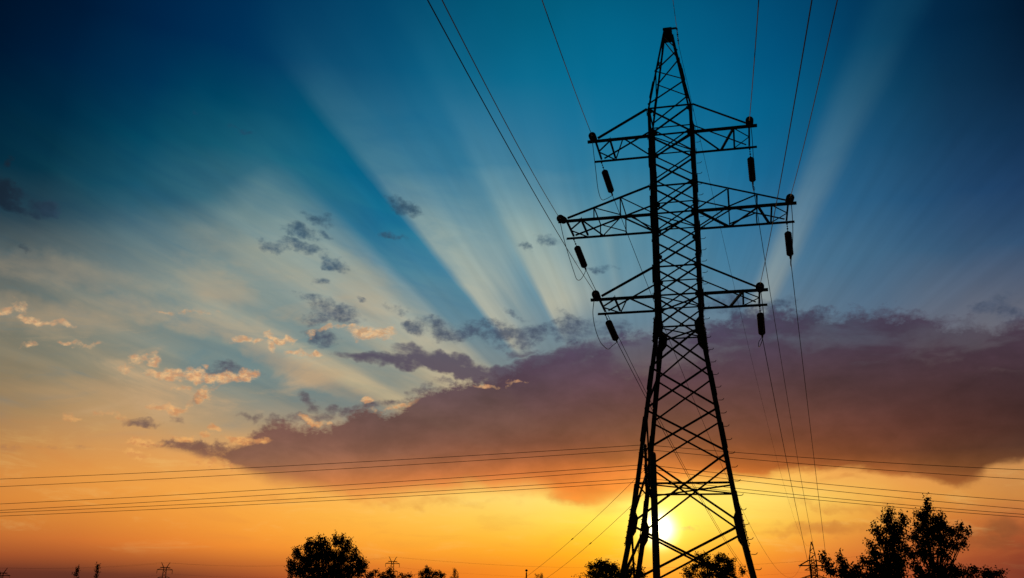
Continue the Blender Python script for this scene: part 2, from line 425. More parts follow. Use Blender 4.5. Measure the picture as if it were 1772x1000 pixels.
# sun-lit scraps
LIT = [
    (6, 534, 12, 7, 5, 1.0), (34, 530, 18, 7, 12, .55), (58, 553, 36, 6, 10, 1.0), (114, 561, 18, 7, 14, 1.1), (286, 539, 14, 3, 0, .5), (345, 544, 26, 3, 4, .35),
    (56, 594, 16, 5, 10, .75), (110, 595, 14, 4, 8, .75), (150, 601, 22, 4, 6, .45),
    (232, 618, 14, 7, 4, 1.1), (264, 621, 15, 10, 20, 1.2), (213, 634, 13, 6, 0, .7), (283, 648, 34, 11, 4, 1.3), (337, 652, 26, 14, 8, 1.35), (385, 655, 36, 12, -6, 1.35), (428, 647, 16, 13, -30, 1.3), (300, 642, 30, 9, 0, 1.0),
    (356, 632, 9, 5, 0, .8), (350, 684, 18, 8, -25, 1.1), (300, 710, 18, 9, -10, 1.2), (277, 706, 16, 6, 15, .6), (322, 698, 9, 5, -30, .6), (130, 722, 18, 6, 0, .8), (196, 720, 26, 6, 14, .55), (302, 675, 14, 5, 0, .4),
    (420, 590, 22, 6, -2, 1.1), (446, 590, 12, 6, 0, 1.0), (468, 578, 16, 8, 25, 1.2), (490, 584, 26, 6, 6, 1.15), (470, 598, 12, 10, 0, .8), (513, 606, 18, 5, 6, .9), (548, 610, 14, 5, 0, 1.0), (563, 569, 14, 5, -10, 1.0), (540, 574, 10, 7, -50, .9), (600, 562, 22, 4, -8, .7),
    (640, 576, 42, 11, 6, 1.35), (668, 576, 16, 9, -10, 1.0),
    (374, 741, 14, 7, 0, 1.1), (318, 756, 16, 6, 0, .9), (250, 766, 34, 7, 6, 1.1), (358, 754, 14, 5, 0, .9), (420, 762, 30, 7, 4, 1.2), (455, 760, 18, 6, -6, 1.0), (236, 786, 26, 8, 10, .5),
    (538, 729, 26, 5, 12, 1.1), (568, 737, 5, 3, 0, .8), (632, 697, 12, 4, -10, .9), (645, 712, 8, 4, 0, .6), (690, 706, 26, 4, -22, .8), (840, 664, 20, 4, -8, .7), (893, 663, 14, 3, 0, .5),
    (380, 806, 40, 10, 8, .55), (1180, 920, 26, 4, 6, .5),
]
m_l = blobs([(x, y, rx * 1.08, ry * 1.12, r_, s_) for x, y, rx, ry, r_, s_ in LIT], CHC)
lt = M('ADD', m_l, M('MULTIPLY', M('SUBTRACT', n_f, 0.5), 3.4))
lt = M('ADD', lt, M('MULTIPLY', M('SUBTRACT', n_c, 0.5), 1.2))
lt = M('ADD', lt, M('MULTIPLY', M('SUBTRACT', n_x, 0.5), 1.4))
a_lit = M('MULTIPLY', step(lt, -0.40, 1.45), step(n_x, 0.30, 0.62, 0.72, 1.0))
n_s = noise(VM('MULTIPLY', VM('ADD', CH, (0.22, -0.22, 0.0)), (1.6, 2.3, 1.0)), 1.0, 6.0, 0.6, 0.2)
relief = M('SUBTRACT', n_f, n_s)
lit_hi = ramp(step(EL, 6.0, 17.0, kind='LINEAR'), [(0.0, lin((255, 196, 100))), (0.35, lin((244, 178, 108))), (0.7, lin((248, 198, 140))), (1.0, lin((236, 190, 138)))])
lit_lo = ramp(step(EL, 6.0, 17.0, kind='LINEAR'), [(0.0, lin((230, 150, 76))), (0.35, lin((206, 142, 92))), (0.7, lin((208, 154, 112))), (1.0, lin((190, 154, 118)))])
lit_col = mix(step(relief, 0.16, -0.14), lit_lo, lit_hi)

# low smudges below the bank
SMUDGE = [(1420, 916, 90, 16, 4, .9), (1380, 922, 90, 12, 0, .7), (1590, 934, 70, 12, 6, .6), (1740, 910, 60, 26, 10, .9), (1700, 936, 110, 20, 4, .5), (1650, 826, 60, 16, 8, .8), (1620, 868, 110, 9, 6, .4),
          (1460, 826, 50, 8, 0, .5), (1000, 862, 60, 18, 8, .8), (520, 862, 120, 10, 2, .3), (760, 872, 140, 8, -3, .25), (1460, 880, 110, 8, 8, .35)]
m_s = blobs(SMUDGE, CHC)
sm = M('ADD', m_s, M('MULTIPLY', M('SUBTRACT', n_l, 0.5), 2.2))
sm = M('ADD', sm, M('MULTIPLY', M('SUBTRACT', n_c, 0.5), 1.2))
a_smu = M('MULTIPLY', step(sm, -0.1, 1.1), 0.62)
smu_col = mix(step(AZ, 16, 30), lin((196, 112, 52)), lin((116, 72, 44)))

thin = noise(VM('MULTIPLY', CH, (0.22, 1.1, 0.0)), 1.0, 7.0, 0.62, 0.5)
lowm = M('MULTIPLY', step(EL, 2.0, 4.0), step(EL, 11.0, 7.5))
sky = mix(M('MULTIPLY', M('MULTIPLY', step(thin, 0.52, 0.74), lowm), 0.16), sky, lin((255, 226, 140)))
sky = mix(M('MULTIPLY', M('MULTIPLY', step(thin, 0.50, 0.30), lowm), 0.14), sky, lin((214, 124, 60)))
sky = mix(a_smu, sky, smu_col)
sky = mix(a_dark, sky, dark_col)
sky = mix(a_tong, sky, tong_col)
sky = mix(a_bank, sky, bank_col)
sky = mix(M('MULTIPLY', a_lit, 0.92), sky, lit_col)

# sun disc and its aureole
au = M('POWER', 2.718, M('MULTIPLY', RS, -0.80))
au2 = M('POWER', 2.718, M('MULTIPLY', RS, -0.20))
sky = mix(1.0, sky, VM('SCALE', (1.0, 0.84, 0.22), scale=M('MULTIPLY', au, 0.85)), 'ADD')
sky = mix(1.0, sky, VM('SCALE', (1.0, 0.42, 0.03), scale=M('MULTIPLY', au2, 0.10)), 'ADD')
sky = mix(1.0, sky, VM('SCALE', (1.0, 0.92, 0.62), scale=M('MULTIPLY', M('POWER', step(RS, 1.7, 0.2, kind='LINEAR'), 2.8), 4.5)), 'ADD')

# the rest of the dome (overhead and behind): a dim physical dusk sky
nish = nd('ShaderNodeTexSky', sky_type='NISHITA')
nish.sun_disc = False
nish.sun_elevation = SUN_EL
nish.sun_rotation = SUN_AZ
nish.air_density = 1.2
nish.dust_density = 2.0
dusk = VM('SCALE', nish.outputs[0], scale=0.004)
ahead = M('MULTIPLY', step(sx.outputs[1], 0.25, 0.62), step(EL, 52.0, 40.0))
final = mix(ahead, dusk, sky)
final = mix(step(EL, 0.3, -1.5), final, lin((26, 16, 12)))
bg = nd('ShaderNodeBackground')
put(bg.inputs[0], final)
bg.inputs[1].default_value = 1.0
wo = nd('ShaderNodeOutputWorld')
NT.links.new(bg.outputs[0], wo.inputs[0])


# ================================================================== helpers
COL = SC.collection


def material(name, c0, c1, scale, rough=0.7, metal=0.0, detail=4.0, bump=0.0, spec=0.5):
    m = bpy.data.materials.new(name)
    m.use_nodes = True
    nt = m.node_tree
    b = nt.nodes['Principled BSDF']
    t = nt.nodes.new('ShaderNodeTexCoord')
    n = nt.nodes.new('ShaderNodeTexNoise')
    n.inputs['Scale'].default_value = scale
    n.inputs['Detail'].default_value = detail
    r = nt.nodes.new('ShaderNodeValToRGB')
    r.color_ramp.elements[0].position, r.color_ramp.elements[1].position = 0.35, 0.68
    r.color_ramp.elements[0].color = (*c0, 1)
    r.color_ramp.elements[1].color = (*c1, 1)
    nt.links.new(t.outputs['Object'], n.inputs['Vector'])
    nt.links.new(n.outputs[0], r.inputs[0])
    nt.links.new(r.outputs[0], b.inputs['Base Color'])
    b.inputs['Roughness'].default_value = rough
    b.inputs['Metallic'].default_value = metal
    b.inputs['Specular IOR Level'].default_value = spec
    if bump:
        k = nt.nodes.new('ShaderNodeBump')
        k.inputs['Strength'].default_value = bump
        nt.links.new(n.outputs[0], k.inputs['Height'])
        nt.links.new(k.outputs[0], b.inputs['Normal'])
    return m


STEEL = material('weathered_steel', (0.055, 0.055, 0.058), (0.085, 0.07, 0.06), 3.0, 0.65, 0.0, spec=0.3)
FITTING = material('galvanised_fitting', (0.07, 0.07, 0.07), (0.11, 0.10, 0.09), 8.0, 0.55, 0.0, spec=0.3)
PORCELAIN = material('brown_porcelain', (0.10, 0.030, 0.014), (0.15, 0.050, 0.022), 6.0, 0.22)
WIRE = material('aluminium_wire', (0.03, 0.03, 0.03), (0.05, 0.047, 0.045), 12.0, 0.8, 0.0, spec=0.3)
CONCRETE = material('pole_concrete', (0.16, 0.15, 0.14), (0.24, 0.22, 0.20), 9.0, 0.9, bump=0.2)
BARK = material('bark', (0.05, 0.035, 0.025), (0.09, 0.065, 0.045), 14.0, 0.9, bump=0.3)
LEAF = [material('leaf_dark', (0.030, 0.045, 0.015), (0.055, 0.075, 0.025), 2.5, 0.7, spec=0.25),
        material('leaf_mid', (0.035, 0.055, 0.018), (0.070, 0.085, 0.030), 2.0, 0.7, spec=0.25)]
GRASS = material('meadow_grass', (0.030, 0.045, 0.015), (0.085, 0.085, 0.035), 0.25, 0.95, detail=8.0, bump=0.4)


def obj(name, bm, m, parent=None, loc=None, smooth=False):
    me = bpy.data.meshes.new(name)
    bm.to_mesh(me)
    bm.free()
    me.materials.append(m)
    if smooth:
        me.polygons.foreach_set('use_smooth', [True] * len(me.polygons))
    o = bpy.data.objects.new(name, me)
    COL.objects.link(o)
    if parent:
        o.parent = parent
    if loc is not None:
        o.location = loc
    return o


def tag(o, label, cat, group=None, kind=None):
    if label:
        o['label'] = label
    if cat:
        o['category'] = cat
    if group:
        o['group'] = group
    if kind:
        o['kind'] = kind
    return o


def thing(name, label, cat, loc=(0, 0, 0), group=None):
    o = bpy.data.objects.new(name, None)
    o.empty_display_size = 0.3
    COL.objects.link(o)
    o.location = loc
    return tag(o, label, cat, group)


BOLD = 1.0          # far towers have stouter members


def angle(bm, p0, p1, w, t, u, flip=1):
    """an L-section steel bar from p0 to p1; u is the way one flange points"""
    p0, p1 = Vector(p0), Vector(p1)
    w, t = w * BOLD, t * BOLD
    d = (p1 - p0).normalized()
    u = Vector(u)
    u = (u - d * u.dot(d)).normalized()
    v = d.cross(u) * flip
    prof = [(0, 0), (w, 0), (w, t), (t, t), (t, w), (0, w)]
    r0 = [bm.verts.new(p0 + u * a + v * b) for a, b in prof]
    r1 = [bm.verts.new(p1 + u * a + v * b) for a, b in prof]
    for i in range(6):
        j = (i + 1) % 6
        bm.faces.new((r0[i], r0[j], r1[j], r1[i]))
    bm.faces.new(r0[::-1])
    bm.faces.new(r1)


def bar(bm, p0, p1, r, n=6, r1=None):
    p0, p1 = Vector(p0), Vector(p1)
    tube(bm, [p0, p1], [r, r if r1 is None else r1], n)


def tube(bm, pts, rad, n=6):
    rings = []
    pts = [Vector(p) for p in pts]
    side = None
    for i, p in enumerate(pts):
        d = (pts[min(i + 1, len(pts) - 1)] - pts[max(i - 1, 0)]).normalized()
        if side is None:
            side = d.orthogonal().normalized()
        side = (side - d * side.dot(d)).normalized()
        oth = d.cross(side)
        r = rad[i] if isinstance(rad, (list, tuple)) else rad
        rings.append([bm.verts.new(p + (side * math.cos(2 * math.pi * k / n) + oth * math.sin(2 * math.pi * k / n)) * r) for k in range(n)])
    for a, b in zip(rings, rings[1:]):
        for k in range(n):
            bm.faces.new((a[k], a[(k + 1) % n], b[(k + 1) % n], b[k]))
    bm.faces.new(rings[0][::-1])
    bm.faces.new(rings[-1])


def lathe(bm, prof, n=14, mat=None):
    """profile of (radius, height) turned about z"""
    mat = mat or Matrix()
    rings = []
    for r, z in prof:
        rings.append([bm.verts.new(mat @ Vector((r * math.cos(2 * math.pi * k / n), r * math.sin(2 * math.pi * k / n), z))) for k in range(n)])
    for a, b in zip(rings, rings[1:]):
        for k in range(n):
            bm.faces.new((a[k], a[(k + 1) % n], b[(k + 1) % n], b[k]))
    bm.faces.new(rings[0][::-1])
    bm.faces.new(rings[-1])


def plate(bm, pts, n, t):
    """a flat polygon with thickness t along n"""
    n = Vector(n).normalized() * t
    a = [bm.verts.new(Vector(p)) for p in pts]
    b = [bm.verts.new(Vector(p) + n) for p in pts]
    k = len(pts)
    for i in range(k):
        bm.faces.new((a[i], a[(i + 1) % k], b[(i + 1) % k], b[i]))
    bm.faces.new(a[::-1])
    bm.faces.new(b)
    bmesh.ops.recalc_face_normals(bm, faces=bm.faces)


BM = bmesh.new


# ================================================================== the ground
def gz(x, y):
    r = math.hypot(x, y)
    t = min(1.0, max(0.0, (r - 70.0) / 210.0))
    return -8.0 * t * t * (3 - 2 * t) + 0.10 * math.sin(x * 0.21 + 1.3) * math.cos(y * 0.17) * min(1.0, r / 20)


bm = BM()
rr = [0.0, 3, 6, 10, 15, 22, 30, 40, 52, 66, 82, 100, 125, 155, 190, 230, 280, 350, 450, 600, 900, 1500, 3000, 6000]
prev = None
for r in rr:
    ring = [bm.verts.new((r * math.sin(2 * math.pi * k / 72), r * math.cos(2 * math.pi * k / 72), gz(r * math.sin(2 * math.pi * k / 72), r * math.cos(2 * math.pi * k / 72)))) for k in range(72)] if r else [bm.verts.new((0, 0, gz(0, 0)))]
    if prev:
        for k in range(72):
            if len(prev) == 1:
                bm.faces.new((prev[0], ring[(k + 1) % 72], ring[k]))
            else:
                bm.faces.new((prev[k], prev[(k + 1) % 72], ring[(k + 1) % 72], ring[k]))
    prev = ring
bmesh.ops.recalc_face_normals(bm, faces=bm.faces)
tag(obj('ground', bm, GRASS, smooth=True), None, None, kind='structure')

# ================================================================== the lattice tower
YAW, DT, AZT = R(14.10), 42.954, R(10.748)
A_DIR = Vector((math.cos(YAW), -math.sin(YAW), 0))      # along the crossarms, to the right
B_DIR = Vector((math.sin(YAW), math.cos(YAW), 0))       # along the line, away from the viewer
TPOS = Vector((DT * math.sin(AZT), DT * math.cos(AZT), 0.0))
Z = dict(gus=5.222, mid=6.92, waist=14.239, armB=15.789, tieB=17.223, armM=19.983, tieM=21.452, armT=24.254, tieT=25.793, top=31.0)
ARM = dict(T=3.75, M=5.256, B=3.676)
WP = [(0.0, 3.377), (5.222, 2.33), (14.239, 1.085), (15.789, 1.109), (25.793, 1.109), (31.0, 0.19)]


def hw(z):
    for (z0, w0), (z1, w1) in zip(WP, WP[1:]):
        if z <= z1:
            return w0 + (w1 - w0) * (z - z0) / (z1 - z0)
    return WP[-1][1]


def C(sa, sb, z, out=0.0):
    w = hw(z)
    return Vector((sa * (w + out), sb * (w + out), z))


def face_pts(face, z, out=0.0):
    """the two corners of one face of the shaft at height z, pushed out by `out` along the face's normal"""
    w = hw(z)
    if face == 'near':
        return Vector((-w, -w - out, z)), Vector((w, -w - out, z)), Vector((0, -1, 0))
    if face == 'far':
        return Vector((-w, w + out, z)), Vector((w, w + out, z)), Vector((0, 1, 0))
    if face == 'left':
        return Vector((-w - out, -w, z)), Vector((-w - out, w, z)), Vector((-1, 0, 0))
    return Vector((w + out, -w, z)), Vector((w + out, w, z)), Vector((1, 0, 0))


FACES = ('near', 'far', 'left', 'right')
random.seed(11)


def xpanel(add, name, face, z0, z1, w, t=0.012, only=None):
    for k, (i, j) in enumerate(((0, 1), (1, 0))):
        if only is not None and k != only:
            continue
        out = 0.004 if k == 0 else -0.030
        p, q = face_pts(face, z0, out), face_pts(face, z1, out)
        n = p[2]
        bm = BM()
        d = (q[j] - p[i]).normalized()
        u = n.cross(d)
        if u.z < 0:
            u = -u
        angle(bm, p[i] - u * (w / 2), q[j] - u * (w / 2), w, t, u, 1 if d.cross(u).dot(n) < 0 else -1)
        add(name, bm)


def horizontal(add, face, z, w=0.09, name='horizontal_brace'):
    a, b, n = face_pts(face, z, -0.055)
    bm = BM()
    d = (b - a).normalized()
    angle(bm, a + d * 0.05, b - d * 0.05, w, 0.012, Vector((0, 0, 1)), 1 if d.cross(Vector((0, 0, 1))).dot(n) < 0 else -1)
    add(name, bm)


NODES_LOW = [5.222, 8.28, 10.30, 12.30, 14.239]
NODES_UP = [14.239, 15.789, 17.223, 18.60, 19.983, 21.452, 22.85, 24.254, 25.793]
PEAK = [(30.55, 29.40), (29.40, 28.15), (28.15, 27.38), (27.38, 26.05)]


def build_tower(full, label, group=None):
    root = thing('lattice_tower', label, 'power tower', group=group)

    def add(name, bm):
        bmesh.ops.recalc_face_normals(bm, faces=bm.faces)
        return obj(name, bm, STEEL, root)

    # --- legs (angle iron, lapped at the splices)
    legs = {}
    for sa in (-1, 1):
        for sb in (-1, 1):
            bm = BM()
            zs = [-0.3, 5.222, 14.239, 25.793]
            for (z0, z1), w in zip(zip(zs, zs[1:]), (0.225, 0.205, 0.165)):
                f = 1 if sa * sb > 0 else -1
                angle(bm, C(sa, sb, z0), C(sa, sb, z1), w, 0.022, (-sa, 0, 0), f if Vector((0, 0, 1)).cross(Vector((-sa, 0, 0))).dot(Vector((0, -sb, 0))) * f > 0 else -f)
            # splice angles standing proud of the leg
            for z0, z1 in ((5.3, 6.6), (8.5, 9.6), (10.9, 12.0), (13.2, 14.1), (16.1, 17.0), (18.9, 20.6), (22.2, 23.2)) if full else ():
                z0 += 0.35 * (sa < 0) - 0.25 * (sb > 0)
                z1 += 0.35 * (sa < 0) - 0.25 * (sb > 0)
                v = 1 if Vector((0, 0, 1)).cross(Vector((-sa, 0, 0))).dot(Vector((0, -sb, 0))) > 0 else -1
                angle(bm, C(sa, sb, z0, 0.03), C(sa, sb, z1, 0.03), 0.215, 0.026, (-sa, 0, 0), v)
            legs[sa, sb] = add('leg', bm)
    # --- gusset plates where the braces meet the legs
    if full:
        for (sa, sb), leg in legs.items():
            big = [(5.222, 1.65, 0.34), (14.20, 1.25, 0.38)]
            small = [(z, 0.32, 0.30) for z in (15.789, 17.223, 18.60, 19.983, 21.452, 24.254, 25.6)]
            for z, hgt, wid in big + small:
                if hgt < 1 and (z in (18.60, 17.223) and sb < 0 and sa < 0):
                    continue
                for fx in (0, 1):
                    bm = BM()
                    out = 0.028
                    up, dn = z + hgt * 0.45, z - hgt * 0.55
                    k = 0.55 if hgt > 1 else 0.96
                    if fx == 0:      # on the near or far face
                        P_ = [C(sa, sb, dn, 0) + Vector((0, sb * out, 0)), C(sa, sb, up, 0) + Vector((0, sb * out, 0)),
                              C(sa, sb, up, 0) + Vector((-sa * wid * 0.42 * k, sb * out, 0)), C(sa, sb, z + hgt * 0.15, 0) + Vector((-sa * wid, sb * out, 0)),
                              C(sa, sb, z - hgt * 0.2, 0) + Vector((-sa * wid, sb * out, 0)), C(sa, sb, dn, 0) + Vector((-sa * wid * 0.42 * k, sb * out, 0))]
                        plate(bm, P_, (0, sb, 0), 0.016)
                    else:
                        P_ = [C(sa, sb, dn, 0) + Vector((sa * out, 0, 0)), C(sa, sb, up, 0) + Vector((sa * out, 0, 0)),
                              C(sa, sb, up, 0) + Vector((sa * out, -sb * wid * 0.42 * k, 0)), C(sa, sb, z + hgt * 0.15, 0) + Vector((sa * out, -sb * wid, 0)),
                              C(sa, sb, z - hgt * 0.2, 0) + Vector((sa * out, -sb * wid, 0)), C(sa, sb, dn, 0) + Vector((sa * out, -sb * wid * 0.42 * k, 0))]
                        plate(bm, P_, (sa, 0, 0), 0.016)
                    if hgt > 1:      # bolt heads along the outer edge
                        for q in range(7):
                            zz = dn + (up - dn) * (q + 0.5) / 7
                            c0 = C(sa, sb, zz, 0.045)
                            bar(bm, c0 - Vector((sa * 0.02, 0, 0)) + Vector((0, -sb * 0.09, 0)), c0 + Vector((sa * 0.05, -sb * 0.09, 0)), 0.022, 6)
                    bmesh.ops.recalc_face_normals(bm, faces=bm.faces)
                    obj('gusset_plate', bm, STEEL, leg)
        # step bolts up the two legs on the right and, fewer, on the near left one
        for (sa, sb), z0, z1 in (((1, -1), 2.2, 14.0), ((1, 1), 15.2, 25.4)):
            z = z0
            while z < z1:
                p = C(sa, sb, z, 0.02)
                bm = BM()
                q = p + Vector((0.21, -0.02, 0.01))
                tube(bm, [p, p + Vector((0.14, -0.02, -0.01)), q, q + Vector((0.035, 0, 0.06))], 0.015, 5)
                bmesh.ops.recalc_face_normals(bm, faces=bm.faces)
                obj('step_bolt', bm, FITTING, legs[sa, sb])
                z += 0.60
    # --- bracing
    for f in FACES:
        side = f in ('left', 'right')
        for i, (z0, z1) in enumerate(zip(NODES_LOW, NODES_LOW[1:])):
            xpanel(add, 'cross_brace', f, z0, z1, 0.085, only=i % 2 if side else None)
        xpanel(add, 'cross_brace', f, 2.60, 5.222, 0.10)
        xpanel(add, 'cross_brace', f, 0.12, 2.60, 0.10)
        for i, (z0, z1) in enumerate(zip(NODES_UP, NODES_UP[1:])):
            xpanel(add, 'diagonal_brace', f, z0, z1, 0.076, only=i % 2 if side else None)
        for z in (6.92, 14.239, 15.789, 17.223, 19.983, 21.452, 24.254, 25.793):
            horizontal(add, f, z, 0.085 if z < 14 else 0.068)
    for z in (6.92, 14.20, 15.75, 19.94, 24.21):
        for k, (a, b) in enumerate((((-1, -1), (1, 1)), ((1, -1), (-1, 1)))):
            bm = BM()
            dz = Vector((0, 0, 0.03 - 0.12 * k))
            angle(bm, C(*a, z, -0.06) + dz, C(*b, z, -0.06) + dz, 0.065, 0.012, (0, 0, 1))
            add('plan_brace', bm)
    # --- the peak
    bm = BM()
    for sa in (-1, 1):
        for sb in (-1, 1):
            v = 1 if Vector((0, 0, 1)).cross(Vector((-sa, 0, 0))).dot(Vector((0, -sb, 0))) > 0 else -1
            angle(bm, C(sa, sb, 25.70), C(sa, sb, 30.95), 0.095, 0.016, (-sa, 0, 0), v)
            if full:
                angle(bm, C(sa, sb, 27.0 + 0.5 * sa, 0.022), C(sa, sb, 28.0 + 0.5 * sa, 0.022), 0.115, 0.018, (-sa, 0, 0), v)
    peak = add('peak_frame', bm)
    for f in FACES:
        for i, (z0, z1) in enumerate(PEAK):
            p, q = face_pts(f, z0, -0.018), face_pts(f, z1, -0.018)
            a, b = (p[0], q[1]) if i % 2 == 0 else (p[1], q[0])
            bm = BM()
            d = (b - a).normalized()
            u = p[2].cross(d)
            angle(bm, a, b, 0.058, 0.010, u if u.z > 0 else -u)
            bmesh.ops.recalc_face_normals(bm, faces=bm.faces)
            obj('diagonal_brace', bm, STEEL, peak)
        p = face_pts(f, 28.9, -0.03)
        bm = BM()
        angle(bm, p[0], p[1], 0.06, 0.010, (0, 0, 1))
        if f in ('left', 'right'):
            obj('horizontal_brace', bm, STEEL, peak)
        else:
            bm.free()
    bm = BM()
    for sb in (-1, 1):
        plate(bm, [(-0.25, sb * 0.215, 30.40), (-0.20, sb * 0.205, 31.0), (0.20, sb * 0.205, 31.0), (0.25, sb * 0.215, 30.40)], (0, sb, 0), 0.016)
    plate(bm, [(-0.23, -0.23, 31.01), (0.23, -0.23, 31.01), (0.23, 0.23, 31.01), (-0.23, 0.23, 31.01)], (0, 0, 1), 0.03)
    plate(bm, [(-0.25, -0.04, 31.045), (0.50, -0.04, 31.045), (0.50, 0.04, 31.045), (-0.25, 0.04, 31.045)], (0, 0, 1), 0.08)
    bmesh.ops.recalc_face_normals(bm, faces=bm.faces)
    obj('cap_plate', bm, STEEL, peak)
    # --- the six crossarms
    for key in 'TMB':
        z, zt, L = Z['arm' + key], Z['tie' + key], ARM[key]
        for s in (-1, 1):
            w = hw(z)
            zc = z - 0.02
            bm = BM()
            for sb in (-1, 1):
                v = 1 if Vector((s, 0, 0)).cross(Vector((0, 0, 1))).dot(Vector((0, -sb, 0))) > 0 else -1
                angle(bm, (s * (w - 0.30), sb * (w + 0.05), zc - 0.07), (s * (L + 0.42), sb * (w + 0.05), zc - 0.07), 0.125, 0.016, (0, 0, 1), v)
            for x in (L, L - 0.74):
                angle(bm, (s * x, -w - 0.02, zc + 0.07), (s * x, w + 0.02, zc + 0.07), 0.09, 0.014, (s, 0, 0))
            arm = add('crossarm', bm)

            def sub(name, p, q, wd=0.075, u=(0, 0, 1)):
                b_ = BM()
                angle(b_, p, q, wd * 0.85, 0.012, u)
                bmesh.ops.recalc_face_normals(b_, faces=b_.faces)
                obj(name, b_, STEEL, arm)

            NP = lambda x, dz=0.0: Vector((s * x, -w, zc + dz))
            FP = lambda x, dz=0.0: Vector((s * x, w, zc + dz))
            xi, xo = w + 0.05, L - 0.74
            sub('plan_brace', NP(xo, -.04), Vector((s * L, -0.05, zc - .04)), 0.07)
            sub('plan_brace', FP(xo, -.04), Vector((s * L, 0.05, zc - .04)), 0.06)
            if key == 'M':
                m1, m2 = xi + (L - xi) * 0.34, xi + (L - xi) * 0.66
                zz = [NP(xo), FP(m2 - 0.1), NP(m1), FP(xi)] if s < 0 else [FP(xo), NP(m2 + 0.1), FP(m1), NP(xi)]
                wds = [0.12, 0.08, 0.12]
                for a_, b_, wd in zip(zz, zz[1:], wds):
                    sub('plan_brace', a_ - Vector((0, 0, .05)), b_ - Vector((0, 0, .05)), wd)
                sub('plan_brace', NP(m1 + .3, .02) if s > 0 else FP(xi, .02), FP(xi, .02) if s > 0 else NP(m1 - .5, .02), 0.06)
                tz = lambda x: zt + (z + 0.10 - zt) * (x - w) / (L - 0.05 - w)
                for sb in (-1, 1):
                    sub('tie_bar', (s * w, sb * (w + .02), zt), (s * (L - 0.05), sb * (w + .02), z + 0.10), 0.10 if sb < 0 else 0.085)
                    for m_, prev_ in ((m1, xi - .1), (m2, m1)):
                        sub('post', (s * m_, sb * (w - .02), zc), (s * m_, sb * (w - .02), tz(m_)), 0.07, (s, 0, 0))
                        sub('web_brace', (s * m_, sb * (w - .035), tz(m_)), (s * prev_, sb * (w - .035), zc + .08), 0.065)
                for m_ in (m1, m2):
                    sub('web_brace', (s * (m_ + .03), -w, tz(m_) - .02), (s * (m_ + .03), w, tz(m_) - .02), 0.07)
            else:
                m1 = xi + (L - xi) * 0.46
                zz = [FP(xo), NP(m1), FP(xi)] if s < 0 else [NP(xo), FP(m1), NP(xi)]
                wds = [0.075, 0.11] if s < 0 else [0.12, 0.075]
                for a_, b_, wd in zip(zz, zz[1:], wds):
                    sub('plan_brace', a_ - Vector((0, 0, .05)), b_ - Vector((0, 0, .05)), wd)
                for sb in (-1, 1):
                    sub('tie_bar', (s * w, sb * (w + .02), zt - 0.06), (s * (L - 0.12), sb * (w + .02), z + 0.10), 0.115 if sb < 0 else 0.08)
    return root


TOWER = build_tower(True, 'tall black lattice steel power tower with six crossarms, nearest, in front of the setting sun')
TOWER.location = TPOS
TOWER.rotation_euler = (0, 0, -YAW)


def tw(x, y, z):
    """tower coordinates to world"""
    return TPOS + A_DIR * x + B_DIR * y + Vector((0, 0, z))


def merge_parts(root, name, prefixes):
    """join the children with these names into one part of the thing (far copies, a few pixels each)"""
    bm = BM()
    for ch in [c for c in root.children if c.name.split('.')[0] in prefixes]:
        for o in [ch] + list(ch.children):
            bm.from_mesh(o.data)
            me = o.data
            bpy.data.objects.remove(o)
            bpy.data.meshes.remove(me)
    return obj(name, bm, STEEL, root)


def strip(root):
    for ch in root.children:
        for o in list(ch.children):
            bm = BM()
            bm.from_mesh(ch.data)
            bm.from_mesh(o.data)
            bm.to_mesh(ch.data)
            bm.free()
            bpy.data.objects.remove(o)


FYAW = R(19.0)
F1 = at(1404, 938, 300.0)
F2 = at(1405.5, 962, 500.0)
BOLD = 2.0
far1 = build_tower(False, 'small distant lattice tower left of the bushy trees on the right, ending the conductors', 'distant lattice towers')
BOLD = 1.0
strip(far1)
merge_parts(far1, 'bracing', ('cross_brace', 'diagonal_brace', 'horizontal_brace', 'plan_brace'))
far1.location = (F1.x, F1.y, F1.z - 31.0)
far1.rotation_euler = (0, 0, -FYAW)
far2 = far1.copy()
COL.objects.link(far2)
for ch in list(far1.children):
    c = ch.copy()
    COL.objects.link(c)
    c.parent = far2
far2.location = (F2.x, F2.y, F2.z - 31.0)
far2['label'] = 'tiniest lattice tower, seen through the lattice of the distant tower in front of it'


def ftw(x, y, z):
    return Vector((F1.x, F1.y, F1.z - 31.0)) + Vector((math.cos(FYAW), -math.sin(FYAW), 0)) * x + Vector((math.sin(FYAW), math.cos(FYAW), 0)) * y + Vector((0, 0, z))


# ================================================================== insulator strings
def disc_mesh():
    bm = BM()
    lathe(bm, [(0.035, 0.0), (0.05, 0.012), (0.055, 0.045), (0.11, 0.058), (0.178, 0.085), (0.182, 0.098), (0.174, 0.104), (0.11, 0.096), (0.05, 0.100), (0.024, 0.125), (0.024, 0.150)], 16)
    bmesh.ops.recalc_face_normals(bm, faces=bm.faces)
    me = bpy.data.meshes.new('insulator_disc')
    bm.to_mesh(me)
    bm.free()
    me.materials.append(PORCELAIN)
    me.polygons.foreach_set('use_smooth', [True] * len(me.polygons))
    return me


DISC = disc_mesh()
N_DISC, L_LINK = 12, 0.78


def link_bm(L):
    bm = BM()
    z = 0.0
    k = 0
    bar(bm, (0, 0, -0.05), (0, 0, L), 0.013, 6)
    while z < L - 0.05:
        r = 0.034 if k % 2 else 0.045
        lathe(bm, [(0.012, z), (r, z + 0.03), (r, z + 0.06), (0.012, z + 0.09)], 8)
        z += 0.20
        k += 1
    bmesh.ops.recalc_face_normals(bm, faces=bm.faces)
    return bm


